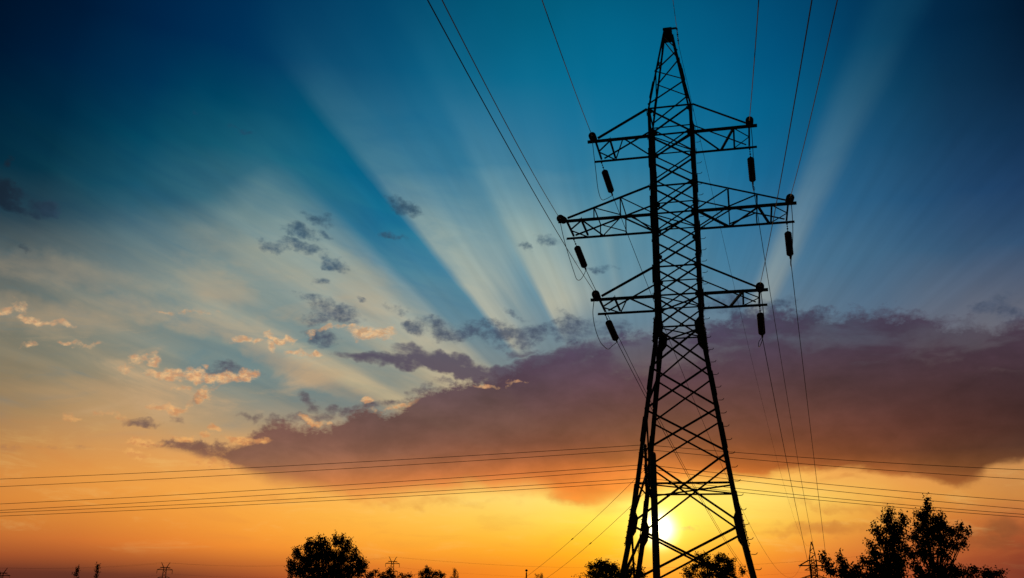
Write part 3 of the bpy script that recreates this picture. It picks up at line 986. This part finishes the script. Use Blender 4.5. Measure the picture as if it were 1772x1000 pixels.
def insulator(attach, end, label):
    root = thing('insulator_string', label, 'insulator', attach, 'insulator strings on the nearest tower')
    d = end - attach
    root.rotation_euler = d.to_track_quat('Z', 'Y').to_euler()
    L = d.length
    obj('link_chain', link_bm(L_LINK), FITTING, root)
    for k in range(N_DISC):
        o = bpy.data.objects.new('insulator_disc', DISC)
        COL.objects.link(o)
        o.parent = root
        o.location = (0, 0, L_LINK + 0.15 * k)
    z = L_LINK + 0.15 * N_DISC
    bm = BM()
    bar(bm, (0, 0, z - 0.02), (0, 0, L), 0.022, 6)
    lathe(bm, [(0.02, z + 0.05), (0.06, z + 0.09), (0.05, z + 0.22), (0.045, L - 0.04), (0.02, L + 0.02)], 8)
    bmesh.ops.recalc_face_normals(bm, faces=bm.faces)
    obj('clamp', bm, FITTING, root)
    return root


def sphere_hit(A, px, py, L, near):
    """the point at distance L from A on a line of sight, on the near or the far side"""
    r = ray(px, py)
    o = Vector((0, 0, EYE))
    t = (A - o).dot(r)
    dm = (o + r * t - A).length
    return o + r * (t + (-1 if near else 1) * math.sqrt(max(0.0, L * L - dm * dm)))


SIDE = {'L': 'left', 'R': 'right'}
LEVEL = {'T': 'top', 'M': 'middle', 'B': 'bottom'}
NEAR = {'TL': (1024, 233), 'TR': (1297, 206), 'ML': (968, 377), 'MR': (1368, 340), 'BL': (1030, 507), 'BR': (1315, 494)}
FARP = {'TL': (1060, 338), 'TR': (1303, 320), 'ML': (1014, 467), 'MR': (1368, 448), 'BL': (1068, 592), 'BR': (1319, 583)}
NEND, FEND = {}, {}
for k, (px, py) in NEAR.items():
    s = -1 if k[1] == 'L' else 1
    A0 = tw(s * (ARM[k[0]] + 0.06), -hw(Z['arm' + k[0]]) - 0.10, Z['arm' + k[0]] - 0.06)
    NEND[k] = sphere_hit(A0, px, py, 3.0, True)
    insulator(A0, NEND[k], 'insulator string seen end-on, on the near side of the %s %s crossarm' % (LEVEL[k[0]], SIDE[k[1]]))
for k, (px, py) in FARP.items():
    s = -1 if k[1] == 'L' else 1
    A0 = tw(s * (ARM[k[0]] + 0.06), hw(Z['arm' + k[0]]) + 0.10, Z['arm' + k[0]] - 0.06)
    FEND[k] = sphere_hit(A0, px, py, 3.0, False)
    insulator(A0, FEND[k], 'dark porcelain insulator string slanting down below the tip of the %s %s crossarm' % (LEVEL[k[0]], SIDE[k[1]]))


# ================================================================== conductors of the big line
def wire(name, pts, r, label, cat, group, n=6):
    """the wire's mesh starts at its own first point"""
    bm = BM()
    o0 = Vector(pts[0])
    tube(bm, [Vector(p) - o0 for p in pts], r, n)
    bmesh.ops.recalc_face_normals(bm, faces=bm.faces)
    return tag(obj(name, bm, WIRE, None, o0, smooth=True), label, cat, group)


TOPEDGE = {'TL': (938, 0), 'TR': (1313, 0), 'ML': (765, 0), 'MR': (1449, 0), 'BL': (740, 0), 'BR': (1405, 0)}
SLOPE = {'T': 0.32, 'M': 0.26, 'B': 0.17}
for k, (px, py) in TOPEDGE.items():
    S = NEND[k]
    r = ray(px, py)
    # the point of this line of sight that a wire leaving S at the sagging slope would pass
    lo, hi = 1.0, 80.0
    best = None
    for i in range(1600):
        q = Vector((0, 0, EYE)) + r * (4.0 + i * 0.03)
        h = math.hypot(q.x - S.x, q.y - S.y)
        e = abs((q.z - S.z) / max(h, 0.5) + SLOPE[k[0]] - 0.0012 * h)
        if h > 2 and (best is None or e < best[0]):
            best = (e, q, h)
    q = best[1]
    d = Vector((q.x - S.x, q.y - S.y, 0)).normalized()
    h = best[2]
    s0 = -(q.z - S.z) / h + 0.0012 * h
    pts = []
    for i in range(61):
        t = 190.0 * (i / 60.0) ** 1.3
        pts.append(S + d * t + Vector((0, 0, -s0 * t + 0.0012 * t * t)))
    wire('conductor', pts, {'T': 0.0155, 'M': 0.0125, 'B': 0.0115}[k[0]], 'conductor sweeping overhead towards the viewer from the %s %s crossarm' % (LEVEL[k[0]], SIDE[k[1]]), 'power line', 'conductors of the nearest tower')
SAG = {'TL': 9.6, 'TR': 12.4, 'ML': 9.8, 'MR': 13.6, 'BL': 8.4, 'BR': 10.2}
for k, sag in SAG.items():
    S = FEND[k]
    s = -1 if k[1] == 'L' else 1
    E = ftw(s * ARM[k[0]], -3.0, Z['arm' + k[0]] - 0.6)
    pts = [S.lerp(E, t) - Vector((0, 0, 4 * sag * t * (1 - t))) for t in [i / 70.0 for i in range(71)]]
    wire('conductor', pts, 0.0185, 'conductor leading away to the distant tower from the %s %s crossarm' % (LEVEL[k[0]], SIDE[k[1]]), 'power line', 'conductors of the nearest tower')
    bm = BM()
    A1 = ftw(s * ARM[k[0]], -hw(Z['arm' + k[0]]), Z['arm' + k[0]] - 0.1)
    tube(bm, [Vector((0, 0, 0)), (E - A1) * 0.25, (E - A1) * 0.26, (E - A1) * 0.9, (E - A1) * 0.91, E - A1], [0.03, 0.03, 0.14, 0.14, 0.03, 0.03], 8)
    tag(obj('insulator_string', bm, PORCELAIN, None, A1), 'tiny insulator string on the %s %s arm of the distant lattice tower' % (LEVEL[k[0]], SIDE[k[1]]), 'insulator', 'insulator strings on the distant tower')
# earth wire over the peak
G0 = tw(0.49, 0.0, 31.09)
q = at(1164.5, 0, math.hypot(G0.x, G0.y) - 5.2)
d = Vector((q.x - G0.x, q.y - G0.y, 0))
h = d.length
d.normalize()
s0 = -(q.z - G0.z) / h
pts = [G0 + d * t + Vector((0, 0, -s0 * t + 0.0010 * t * t)) for t in [170.0 * (i / 50.0) ** 1.3 for i in range(51)]]
wire('earth_wire', pts, 0.013, 'thin earth wire rising out of the picture from the tower peak', 'power line', 'earth wires of the nearest tower')
G1 = sphere_hit(G0, 1174.5, 78, 2.6, False)
bm = BM()
lk = G1 - G0
tube(bm, [Vector((0, 0, 0)), lk], 0.016, 6)
for i in range(9):
    c = lk * (0.06 + i * 0.108)
    r = 0.055 if i % 3 == 0 else 0.038
    tube(bm, [c - lk.normalized() * 0.07, c, c + lk.normalized() * 0.07], [0.016, r, 0.016], 8)
tag(obj('earth_wire_fitting', bm, FITTING, None, G0), 'knobbly chain of fittings hanging off the right of the tower peak', 'fitting')
E = ftw(0, 0, 31.0)
pts = [G1.lerp(E, t) - Vector((0, 0, 4 * 9.8 * t * (1 - t))) for t in [i / 70.0 for i in range(71)]]
wire('earth_wire', pts, 0.011, 'hair-thin earth wire leading down from the tower peak to the distant tower', 'power line', 'earth wires of the nearest tower')

# jumper loops joining the near and the far strings
JUMP = {
    'TL': [(1027, 262), (1031, 295), (1035, 328), (1041, 345), (1049, 344)],
    'TR': [(1301, 232), (1303, 262), (1304, 295), (1302, 318), (1304, 330), (1306, 326)],
    'ML': [(975, 410), (984, 442), (993, 470), (998, 483), (1004, 484), (1010, 476)],
    'MR': [(1371, 372), (1372, 402), (1371, 432), (1369, 452), (1369, 461), (1368, 457)],
    'BL': [(1026, 540), (1030, 568), (1038, 590), (1046, 600), (1053, 604), (1060, 598)],
    'BR': [(1320, 530), (1322, 560), (1320, 584), (1316, 597), (1313, 600), (1313, 592)],
}


def smooth_path(P_, sub=8):
    out = []
    for i in range(len(P_) - 1):
        p0, p1, p2, p3 = P_[max(i - 1, 0)], P_[i], P_[i + 1], P_[min(i + 2, len(P_) - 1)]
        for j in range(sub):
            t = j / sub
            out.append(0.5 * ((2 * p1) + (p2 - p0) * t + (2 * p0 - 5 * p1 + 4 * p2 - p3) * t * t + (3 * p1 - p0 - 3 * p2 + p3) * t ** 3))
    out.append(P_[-1])
    return out


for k, px in JUMP.items():
    a, b = NEND[k], FEND[k]
    ra, rb = math.hypot(a.x, a.y), math.hypot(b.x, b.y)
    P_ = [a] + [at(x, y, ra + (rb - ra) * (i + 1.0) / (len(px) + 1)) for i, (x, y) in enumerate(px)] + [b]
    wire('jumper_cable', smooth_path(P_), 0.016, 'slack jumper cable looping round the tip of the %s %s crossarm' % (LEVEL[k[0]], SIDE[k[1]]), 'cable', 'jumper cables on the nearest tower')

# ================================================================== the small utility pole in front of the tower
PR = 40.0
ptop = at(1129.5, 782, PR)
pbase = Vector((ptop.x, ptop.y, gz(ptop.x, ptop.y) - 0.2))
pole = thing('utility_pole', 'stout round concrete utility pole with pin insulators standing before the left legs of the tower', 'utility pole', pbase)
H = ptop.z - pbase.z
bm = BM()
tube(bm, [(0, 0, 0), (0, 0, H * 0.5), (0, 0, H - 0.14), (0, 0, H - 0.05), (0, 0, H)], [0.165, 0.150, 0.135, 0.120, 0.06], 20)
bmesh.ops.recalc_face_normals(bm, faces=bm.faces)
obj('post', bm, CONCRETE, pole, smooth=True)
va = math.atan2(ptop.x, ptop.y)
DEP = Vector((math.sin(va), math.cos(va), 0))           # away from the viewer
LAT = Vector((math.cos(va), -math.sin(va), 0))          # to the right
levels = [at(1118, 785, PR).z - pbase.z, at(1118, 819, PR).z - pbase.z, at(1118, 842, PR).z - pbase.z]
off = -0.31
bm = BM()
zb = at(1118, 858, PR).z - pbase.z
angle(bm, LAT * (off - 0.05) + Vector((0, 0, zb)), LAT * (off - 0.05) + Vector((0, 0, levels[0] + 0.05)), 0.12, 0.012, LAT)
for z in (zb + 0.05, levels[1] - 0.18, levels[0] - 0.32):
    angle(bm, LAT * (off + 0.02) + Vector((0, 0, z)) + DEP * 0.05, LAT * -0.10 + Vector((0, 0, z)) + DEP * 0.05, 0.09, 0.012, Vector((0, 0, 1)))
angle(bm, LAT * (off + 0.05) + Vector((0, 0, zb + 0.35)), LAT * -0.10 + Vector((0, 0, zb - 0.28)), 0.10, 0.012, Vector((0, 0, 1)))
obj('bracket', bm, STEEL, pole)
pin_tops = []
for z in levels:
    bm = BM()
    angle(bm, LAT * (off - 0.03) - DEP * 0.72 + Vector((0, 0, z - 0.06)), LAT * (off - 0.03) + DEP * 0.72 + Vector((0, 0, z - 0.06)), 0.08, 0.010, Vector((0, 0, 1)))
    arm = obj('crossarm', bm, STEEL, pole)
    for sd in (-1, 1):
        b0 = LAT * (off + 0.0) + DEP * (0.58 * sd) + Vector((0, 0, z))
        bm = BM()
        lathe(bm, [(0.015, 0.0), (0.015, 0.10), (0.07, 0.09), (0.085, 0.13), (0.06, 0.16), (0.05, 0.18), (0.085, 0.19), (0.08, 0.24), (0.04, 0.27), (0.045, 0.30), (0.02, 0.32)], 12, Matrix.Translation(b0))
        bmesh.ops.recalc_face_normals(bm, faces=bm.faces)
        obj('pin_insulator', bm, PORCELAIN, arm, smooth=True)
        pin_tops.append(pbase + b0 + Vector((0, 0, 0.28)))
# six wires of the low line, each running from beyond the left edge to beyond the right
LOW = [((829, 813), 'lowest line', 'upper'), ((842, 829), '', ''), ((872, 867), '', ''), ((883, 881), '', ''), ((887, 890), '', ''), ((893, 895), '', '')]
ORD = ['topmost', 'second', 'third', 'fourth', 'fifth', 'lowest']
order = [1, 0, 3, 2, 5, 4]                                # the nearer pin of each pair shows higher
order = [0, 1, 2, 3, 4, 5]
for i in range(6):
    S = pin_tops[i]
    (yl, yr) = LOW[i][0]
    rs = math.hypot(S.x, S.y)
    PL = at(0, yl, rs / math.cos(R(-27.4) - va))
    PRt = at(1772, yr, rs / math.cos(R(28.0) - va))
    pts = []
    for P0, sg in ((PL, -1), (PRt, 1)):
        seg = []
        for j in range(41):
            t = 1.35 * j / 40.0
            p = S.lerp(P0, t)
            p.z -= 0.35 * t * (1 - t)
            seg.append(p)
        pts = seg[::-1] if sg < 0 else pts[:-1] + seg
    wire('overhead_wire', pts, 0.0105, '%s of six thin wires crossing from edge to edge over the small pole' % ORD[i], 'overhead wire', 'six wires of the low overhead line')

# two service wires dropping to the left
for (x0, y0), (x1, y1), (xk, yk), lab in (((1116, 812), (890, 1012), (993, 928), 'upper of two thin wires slanting down to the left from the small pole'),
                                          ((1116, 852), (918, 1018), (1020, 932), 'lower of two thin wires slanting down to the left from the small pole')):
    S, E = at(x0, y0, PR + 0.3), at(x1, y1, 78.0)
    pts = [S.lerp(E, t) - Vector((0, 0, 0.9 * t * (1 - t) * 4 * 0.35)) for t in [i / 40.0 for i in range(41)]]
    w_ = wire('service_wire', pts, 0.010, lab, 'overhead wire', 'service wires of the small pole')
    c = min(pts, key=lambda p: abs(886 + F_PX * (p - Vector((0, 0, EYE))).dot(_cx) / (p - Vector((0, 0, EYE))).dot(_fw) - xk))
    dd = (E - S).normalized()
    bm = BM()
    tube(bm, [c - dd * 0.22 - pts[0], c + dd * 0.22 - pts[0]], 0.028, 6)
    obj('splice_sleeve', bm, FITTING, w_)

# slim post with a knob on top, far left of the tower
pt_ = at(911, 986, 80.0)
b0 = Vector((pt_.x, pt_.y, gz(pt_.x, pt_.y)))
post = thing('service_post', 'slim dark post with a round cap under the slanting service wires', 'post', b0)
H = pt_.z - b0.z
bm = BM()
tube(bm, [(0, 0, -0.1), (0, 0, H - 0.22)], [0.07, 0.055], 8)
obj('shaft', bm, STEEL, post)
bm = BM()
lathe(bm, [(0.03, H - 0.24), (0.03, H - 0.12), (0.10, H - 0.10), (0.12, H - 0.04), (0.08, H + 0.02), (0.02, H + 0.05)], 10)
obj('cap', bm, PORCELAIN, post)


# ================================================================== horned pylons on the horizon
def horned(tip, scale, label):
    g = gz(tip.x, tip.y)
    root = thing('horned_pylon', label, 'power tower', (tip.x, tip.y, g), 'horned pylons on the horizon')
    root.rotation_euler = (0, 0, -math.atan2(tip.x, tip.y))
    H = tip.z - g
    zb = H - 4.0
    bm = BM()
    for sx_ in (-1, 1):
        for sy_ in (-1, 1):
            bar(bm, (sx_ * 2.6, sy_ * 2.6, 0), (sx_ * 1.0, sy_ * 1.0, zb), 0.26, 5)
    z = 0.5
    while z < zb - 2:
        w0 = 2.6 - 1.6 * z / zb
        z2 = min(zb, z + 2.2 * w0)
        w1 = 2.6 - 1.6 * z2 / zb
        for sy_ in (-1, 1):
            bar(bm, (-w0, sy_ * w0, z), (w1, sy_ * w1, z2), 0.15, 4)
            bar(bm, (w0, sy_ * w0, z), (-w1, sy_ * w1, z2), 0.15, 4)
            bar(bm, (sy_ * w0, -w0, z), (sy_ * w1, w1, z2), 0.15, 4)
        z = z2
    obj('lattice_body', bm, STEEL, root)
    for s in (-1, 1):
        bm = BM()
        for y in (-0.5, 0.5):
            bar(bm, (s * 0.5, y, zb - 0.5), (s * 3.0, 0, H), 0.22, 5)
            bar(bm, (s * 1.1, y, zb), (s * 3.0, 0, H - 0.1), 0.17, 5)
        bar(bm, (s * 2.8, 0, H - 0.1), (s * 3.3, 0, H + 0.15), 0.14, 5)
        obj('horn', bm, STEEL, root)
    for zz, half, name in ((H - 3.6, 3.7, 'crossarm'), (H - 5.3, 5.8, 'crossarm'), (H - 11.4, 4.6, 'crossarm')):
        bm = BM()
        for y in (-0.8, 0.8):
            bar(bm, (-half, 0, zz), (0, y, zz), 0.26, 5)
            bar(bm, (half, 0, zz), (0, y, zz), 0.26, 5)
        for s in (-1, 1):
            if half > 4:
                bar(bm, (s * half, 0, zz), (s * 1.0, 0, zz + 1.7), 0.17, 4)
        obj(name, bm, STEEL, root)
    return root, H


def hp(root, x, z):
    a = -root.rotation_euler.z
    return Vector(root.location) + Vector((math.cos(a), -math.sin(a), 0)) * x + Vector((0, 0, z))


HP = []
for (px, py), lab in (((5, 982.5), 'tiny horned pylon cut by the left edge of the picture'), ((287, 973.5), 'tiny horned pylon alone in the dark haze to the right of the two thin poplars'),
                      ((680, 963.5), 'tiny horned pylon behind the shrubs to the right of the big round tree')):
    HP.append(horned(at(px, py, 800.0), 1.0, lab))
WHO = ['horned pylon at the left edge', 'horned pylon in dark haze', 'horned pylon near the round tree']
for i, (root, H) in enumerate(HP):
    for zz, half, nm in ((H - 5.3, 5.6, 'upper'), (H - 11.4, 4.4, 'lower')):
        for s in (-1, 1):
            if i == 0 and s < 0:
                continue
            A0 = hp(root, s * half, zz)
            bm = BM()
            tube(bm, [(0, 0, 0), (0, 0, -0.4), (0, 0, -0.45), (0, 0, -2.7), (0, 0, -2.75), (0, 0, -3.0)], [0.08, 0.08, 0.20, 0.20, 0.08, 0.08], 6)
            tag(obj('insulator_string', bm, PORCELAIN, None, A0), 'tiny insulator hanging under the %s %s arm of the %s' % (nm, 'left' if s < 0 else 'right', WHO[i]), 'insulator', 'insulators on the horned pylons')
# the faint wires strung between them
span_ends = [(-200, 990), None, None, None, (1492, 957)]
LINES = [('horn', -3.0, 0.0, 'earth wire'), ('horn', 3.0, 0.0, 'second earth wire'), ('arm', 5.6, -8.3, 'upper conductor'), ('arm', 4.4, -14.4, 'lower conductor')]
for kind, x, dz, nm in LINES:
    P_ = [hp(r_, x, H + dz) for r_, H in HP]
    P_ = [at(-200, 990, 800) + Vector((0, 0, dz))] + P_ + [at(1492, 962, 800) + Vector((0, 0, dz))]
    pts = []
    for a, b in zip(P_, P_[1:]):
        L = (b - a).length
        sg = 6.0 * (L / 200.0) ** 2 if L < 260 else 9.0
        for j in range(24):
            t = j / 24.0
            pts.append(a.lerp(b, t) - Vector((0, 0, 4 * sg * t * (1 - t))))
    pts.append(P_[-1])
    wire('distant_wire', pts, 0.036, 'hair-thin %s strung along the horned pylons on the horizon' % nm, 'power line', 'wires of the horned pylons', 4)


# ================================================================== trees and bushes
def foliage(lst, r, leaf, dens, rng, spike=0.5, depth=1.0, lean=0.0):
    """crown mesh + branch mesh from soft clumps given as (x, y, rx, ry) in the photo, r metres away"""
    px_m = F_PX / (r * math.cos(_p) + 2.0 * math.sin(_p))
    verts, faces, clumps = [], [], []
    cx_ = sum(b[0] for b in lst) / len(lst)
    span = max(b[0] for b in lst) - min(b[0] for b in lst)
    mean = at(cx_, max(b[1] for b in lst) - 6, r)
    for (x, y, rx, ry) in lst:
        dz = rng.uniform(-1, 1) * span / px_m * 0.28 * depth
        c = at(x, y, r + dz)
        ex, ez = rx / px_m, ry / px_m
        ey = (ex + ez) * 0.5
        area = rx * ry
        n = max(5, int(area * dens / 4.6))
        subs = []
        for i in range(n):
            d = Vector((rng.gauss(0, 1), rng.gauss(0, 1), rng.gauss(0, 1))).normalized()
            q = rng.uniform(0.12, 0.86) ** 0.55
            if rng.random() < spike * 0.14:
                q *= rng.uniform(1.0, 1.30)
            subs.append(c + Vector((d.x * ex * q, d.y * ey * q, d.z * ez * q)))
        cen = Vector((mean.x, mean.y, mean.z))
        for i in range(int(1 + area / 110.0 * spike)):
            d = (c - cen).normalized() * 0.7 + Vector((rng.gauss(0, .5), rng.gauss(0, .5), rng.uniform(0.1, 1.1)))
            d.normalize()
            ln = rng.uniform(0.8, 1.25) if rng.random() < 0.75 else 1.4
            for q in (0.75, 0.9, 1.05, 1.2, 1.35, 1.5):
                if q <= ln:
                    subs.append(c + Vector((d.x * ex * q, d.y * ey * q, d.z * max(ez, leaf * 2.0) * q)))
        clumps.append((c, subs))
        for sc in subs:
            m = rng.randint(8, 13)
            up = (sc - c)
            up = up.normalized() if up.length > 1e-4 else Vector((0, 0, 1))
            for j in range(m):
                p = sc + up * (leaf * rng.uniform(-1.6, 1.3)) + Vector((rng.gauss(0, 1), rng.gauss(0, 1), rng.gauss(0, 1))) * leaf * 0.75
                a = Vector((rng.gauss(0, 1), rng.gauss(0, 1), rng.gauss(0, 1) - 0.3)).normalized()
                b = a.orthogonal().normalized()
                b = Matrix.Rotation(rng.uniform(0, 6.28), 3, a) @ b
                l, w = leaf * rng.uniform(0.7, 1.25), leaf * rng.uniform(0.28, 0.45)
                k = len(verts)
                nrm = a.cross(b) * (leaf * 0.12)
                verts += [p - a * l * 0.5, p - a * l * 0.05 + b * w + nrm, p + a * l * 0.5, p - a * l * 0.05 - b * w + nrm]
                faces.append((k, k + 1, k + 2, k + 3))
    return verts, faces, clumps


def tree(name, label, cat, base_px, r, lst, leaf, dens, seed, trunk=0.12, spike=0.5, group=None, mat=0, stems=1):
    rng = random.Random(seed)
    top = at(base_px, 990, r)
    base = Vector((top.x, top.y, gz(top.x, top.y)))
    root = thing(name, label, cat, base, group)
    verts, faces, clumps = foliage(lst, r, leaf, dens, rng, spike)
    me = bpy.data.meshes.new('crown')
    me.from_pydata([tuple(v - base) for v in verts], [], faces)
    me.materials.append(LEAF[mat])
    crown = bpy.data.objects.new('crown', me)
    COL.objects.link(crown)
    crown.parent = root
    bm = BM()
    cs = [c for c, s in clumps]
    ztop = max(c.z for c in cs)
    mid = sum(cs, Vector()) / len(cs)
    fork = base.lerp(mid, 0.62)
    tube(bm, [(0, 0, -0.1), (fork - base) * 0.5 + Vector((rng.uniform(-.1, .1), rng.uniform(-.1, .1), 0)), fork - base], [trunk, trunk * 0.8, trunk * 0.62], 8)
    obj('trunk', bm, BARK, root)
    bm = BM()
    for c, subs in clumps:
        st = base.lerp(fork, rng.uniform(0.7, 1.0)) if c.z > fork.z else base.lerp(fork, rng.uniform(0.3, 0.6))
        v = c - st
        bend = Vector((rng.uniform(-1, 1), rng.uniform(-1, 1), rng.uniform(0.0, 1.2))) * v.length * 0.08
        mid_ = st + v * 0.55 + bend
        tube(bm, [st - base, mid_ - base, c - base], [trunk * 0.30, trunk * 0.17, trunk * 0.07], 6)
        for sc in subs[::5]:
            tube(bm, [c - base, (c + sc) * 0.5 - base + Vector((0, 0, 0.02)), sc - base], [trunk * 0.06, trunk * 0.045, trunk * 0.02], 4)
    obj('limbs', bm, BARK, root)
    return root


R1 = [(1539, 892, 9, 8), (1533, 901, 8, 8), (1562, 897, 9, 7), (1541, 916, 17, 13), (1560, 917, 12, 12), (1514, 917, 8, 5), (1521, 924, 6, 6), (1546, 940, 21, 16), (1527, 939, 9, 9), (1546, 964, 24, 16), (1506, 942, 4, 8),
      (1511, 958, 11, 11), (1520, 980, 25, 14), (1541, 989, 26, 14), (1566, 950, 9, 9), (1556, 978, 14, 12), (1510, 998, 30, 10), (1545, 1004, 34, 10)]
R2 = [(1606, 872, 3, 4), (1608, 880, 7, 6), (1603, 889, 9, 7), (1592, 894, 9, 7), (1602, 903, 12, 9), (1618, 898, 6, 8), (1628, 896, 4, 6), (1627, 908, 12, 9), (1613, 919, 20, 12), (1592, 917, 9, 9), (1635, 914, 9, 7), (1647, 921, 10, 6),
      (1661, 915, 7, 5), (1674, 920, 7, 4), (1657, 928, 9, 4), (1627, 935, 18, 10), (1604, 938, 18, 12), (1583, 932, 8, 11), (1640, 945, 13, 6), (1665, 942, 8, 5), (1653, 948, 8, 4), (1630, 957, 14, 7), (1600, 960, 17, 12), (1578, 961, 8, 11),
      (1640, 965, 7, 4), (1612, 976, 12, 9), (1588, 985, 9, 13), (1600, 998, 18, 10), (1622, 990, 9, 8)]
R0 = [(1425, 968, 5, 4), (1432, 977, 8, 6), (1439, 989, 12, 7), (1454, 968, 5, 6), (1460, 977, 8, 7), (1458, 989, 16, 8), (1481, 987, 11, 7), (1493, 975, 4, 6), (1476, 998, 26, 8)]
R3 = [(1646, 982, 8, 6), (1656, 989, 15, 8), (1630, 986, 8, 7), (1640, 997, 24, 8)]
R4 = [(1688, 989, 8, 6), (1680, 997, 11, 6), (1709, 992, 13, 6), (1727, 993, 7, 5), (1716, 1000, 18, 6)]
tree('broadleaf_tree', 'dark leafy tree with a round crown, left of the spire-topped one at right', 'tree', 1546, 35, R1, 0.080, 1.1, 3, 0.11, 0.7)
tree('broadleaf_tree', 'taller ragged tree with a spire top and long side sprays, by the right edge', 'tree', 1602, 36, R2, 0.080, 1.35, 5, 0.11, 0.8)
tree('bush', 'low leafy bush with a spray reaching the distant lattice tower, left of the trees', 'bush', 1460, 34, R0, 0.080, 1.4, 8, 0.05, 0.8)
tree('bush', 'low rounded bush tucked under the right side of the spire-topped tree', 'bush', 1645, 37, R3, 0.080, 1.4, 9, 0.05, 0.6)
tree('bush', 'low leafy bush standing alone nearest the right edge', 'bush', 1708, 37, R4, 0.080, 1.4, 10, 0.05, 0.6)
BIG = [(516, 953, 6, 5), (513, 961, 9, 8), (509, 977, 9, 9), (501, 973, 3, 3), (503, 989, 6, 10), (535, 939, 6, 6), (535, 949, 12, 9), (554, 932, 5, 5), (555, 943, 14, 11), (563, 937, 4, 6), (580, 931, 5, 5), (584, 940, 13, 9),
       (592, 932, 4, 4), (600, 939, 5, 5), (600, 949, 12, 10), (614, 955, 4, 7), (612, 965, 11, 10), (623, 972, 7, 7), (629, 981, 5, 9), (622, 986, 11, 13), (567, 961, 21, 15), (547, 963, 17, 15), (588, 967, 21, 15), (529, 971, 15, 13),
       (520, 988, 15, 11), (547, 985, 22, 15), (576, 987, 22, 15), (602, 987, 20, 15), (565, 1002, 60, 10)]
tree('round_tree', 'big round dense tree alone at the lower left', 'tree', 566, 85, BIG, 0.150, 2.2, 21, 0.20, 0.8)
tree('bush', 'scrubby twiggy bush at the foot of the tower, left of its legs', 'bush', 1060, 60,
     [(1023, 981, 6, 6), (1033, 981, 9, 7), (1042, 975, 8, 5), (1048, 978, 8, 7), (1064, 982, 8, 6), (1056, 988, 15, 8), (1029, 993, 13, 8), (1089, 987, 9, 5), (1095, 982, 4, 3), (1106, 988, 6, 5), (1080, 994, 20, 7), (1110, 996, 10, 6), (1055, 998, 50, 6), (1045, 985, 14, 8)], 0.10, 2.6, 31, 0.05, 1.2)
tree('broadleaf_tree', 'bushy tree seen through the lattice between the pole and the right leg of the tower', 'tree', 1236, 75,
     [(1212, 964, 7, 6), (1224, 966, 5, 4), (1241, 964, 6, 5), (1250, 969, 10, 7), (1262, 974, 9, 7), (1217, 976, 15, 9), (1236, 980, 21, 10), (1260, 986, 15, 9), (1202, 983, 9, 7), (1188, 986, 3, 4), (1193, 995, 10, 6), (1284, 989, 5, 5), (1236, 996, 42, 8)], 0.13, 2.4, 33, 0.10, 0.9)
tree('shrub', 'sparse twiggy shrub just right of the big round tree', 'bush', 645, 130, [(651, 990, 5, 2), (645, 993, 8, 3), (640, 998, 10, 4), (655, 995, 4, 2)], 0.19, 3.0, 41, 0.06, 1.0)
tree('shrub', 'dark pointed shrub covering the foot of the horned pylon', 'bush', 672, 130, [(672, 990, 7, 4), (678, 996, 10, 5), (664, 996, 6, 4), (668, 1001, 14, 4)], 0.19, 3.0, 42, 0.07, 0.7)
tree('shrub', 'lowest flat shrub between the horned pylon and the rounded copse', 'bush', 702, 140, [(698, 998, 8, 3), (708, 997, 8, 3)], 0.19, 3.0, 43, 0.05, 0.6)
tree('round_tree', 'small rounded copse tree between the flat shrub and the little spruce', 'tree', 742, 140, [(742, 990, 10, 6), (731, 993, 8, 5), (740, 986, 7, 3), (754, 993, 8, 5), (763, 996, 5, 5), (745, 1000, 24, 5)], 0.19, 3.0, 44, 0.12, 0.6)
tree('conifer', 'tiny pointed spruce at the bottom right of the rounded copse', 'tree', 787, 140, [(787, 988, 1.5, 2.5), (787, 991, 3, 2), (787, 994, 4.5, 2), (787, 997, 6, 2), (788, 1001, 8, 3)], 0.14, 3.0, 45, 0.08, 0.5)
tree('shrub', 'tiny shrub at the bottom edge under the lower service wire', 'bush', 934, 100, [(930, 997, 4, 2.5), (936, 998, 3, 2.5), (932, 1003, 8, 4)], 0.11,1.8,46, 0.04, 0.8)
tree('poplar', 'shorter of two thin poplars in the dark haze at lower left', 'tree', 133, 150, [(134, 986, 1.6, 2), (133, 990, 2.4, 2.5), (132, 995, 3, 3), (133, 1001, 3.5, 4)], 0.17, 1.6, 51, 0.08, 0.9, 'pair of thin poplars')
tree('poplar', 'taller of two thin poplars in the dark haze at lower left', 'tree', 168, 150, [(169, 980, 2.2, 2), (168, 985, 3.2, 3), (168, 991, 3.2, 3), (168, 997, 3.6, 4), (167, 1003, 4, 4)], 0.17, 1.5, 52, 0.08, 0.9, 'pair of thin poplars')
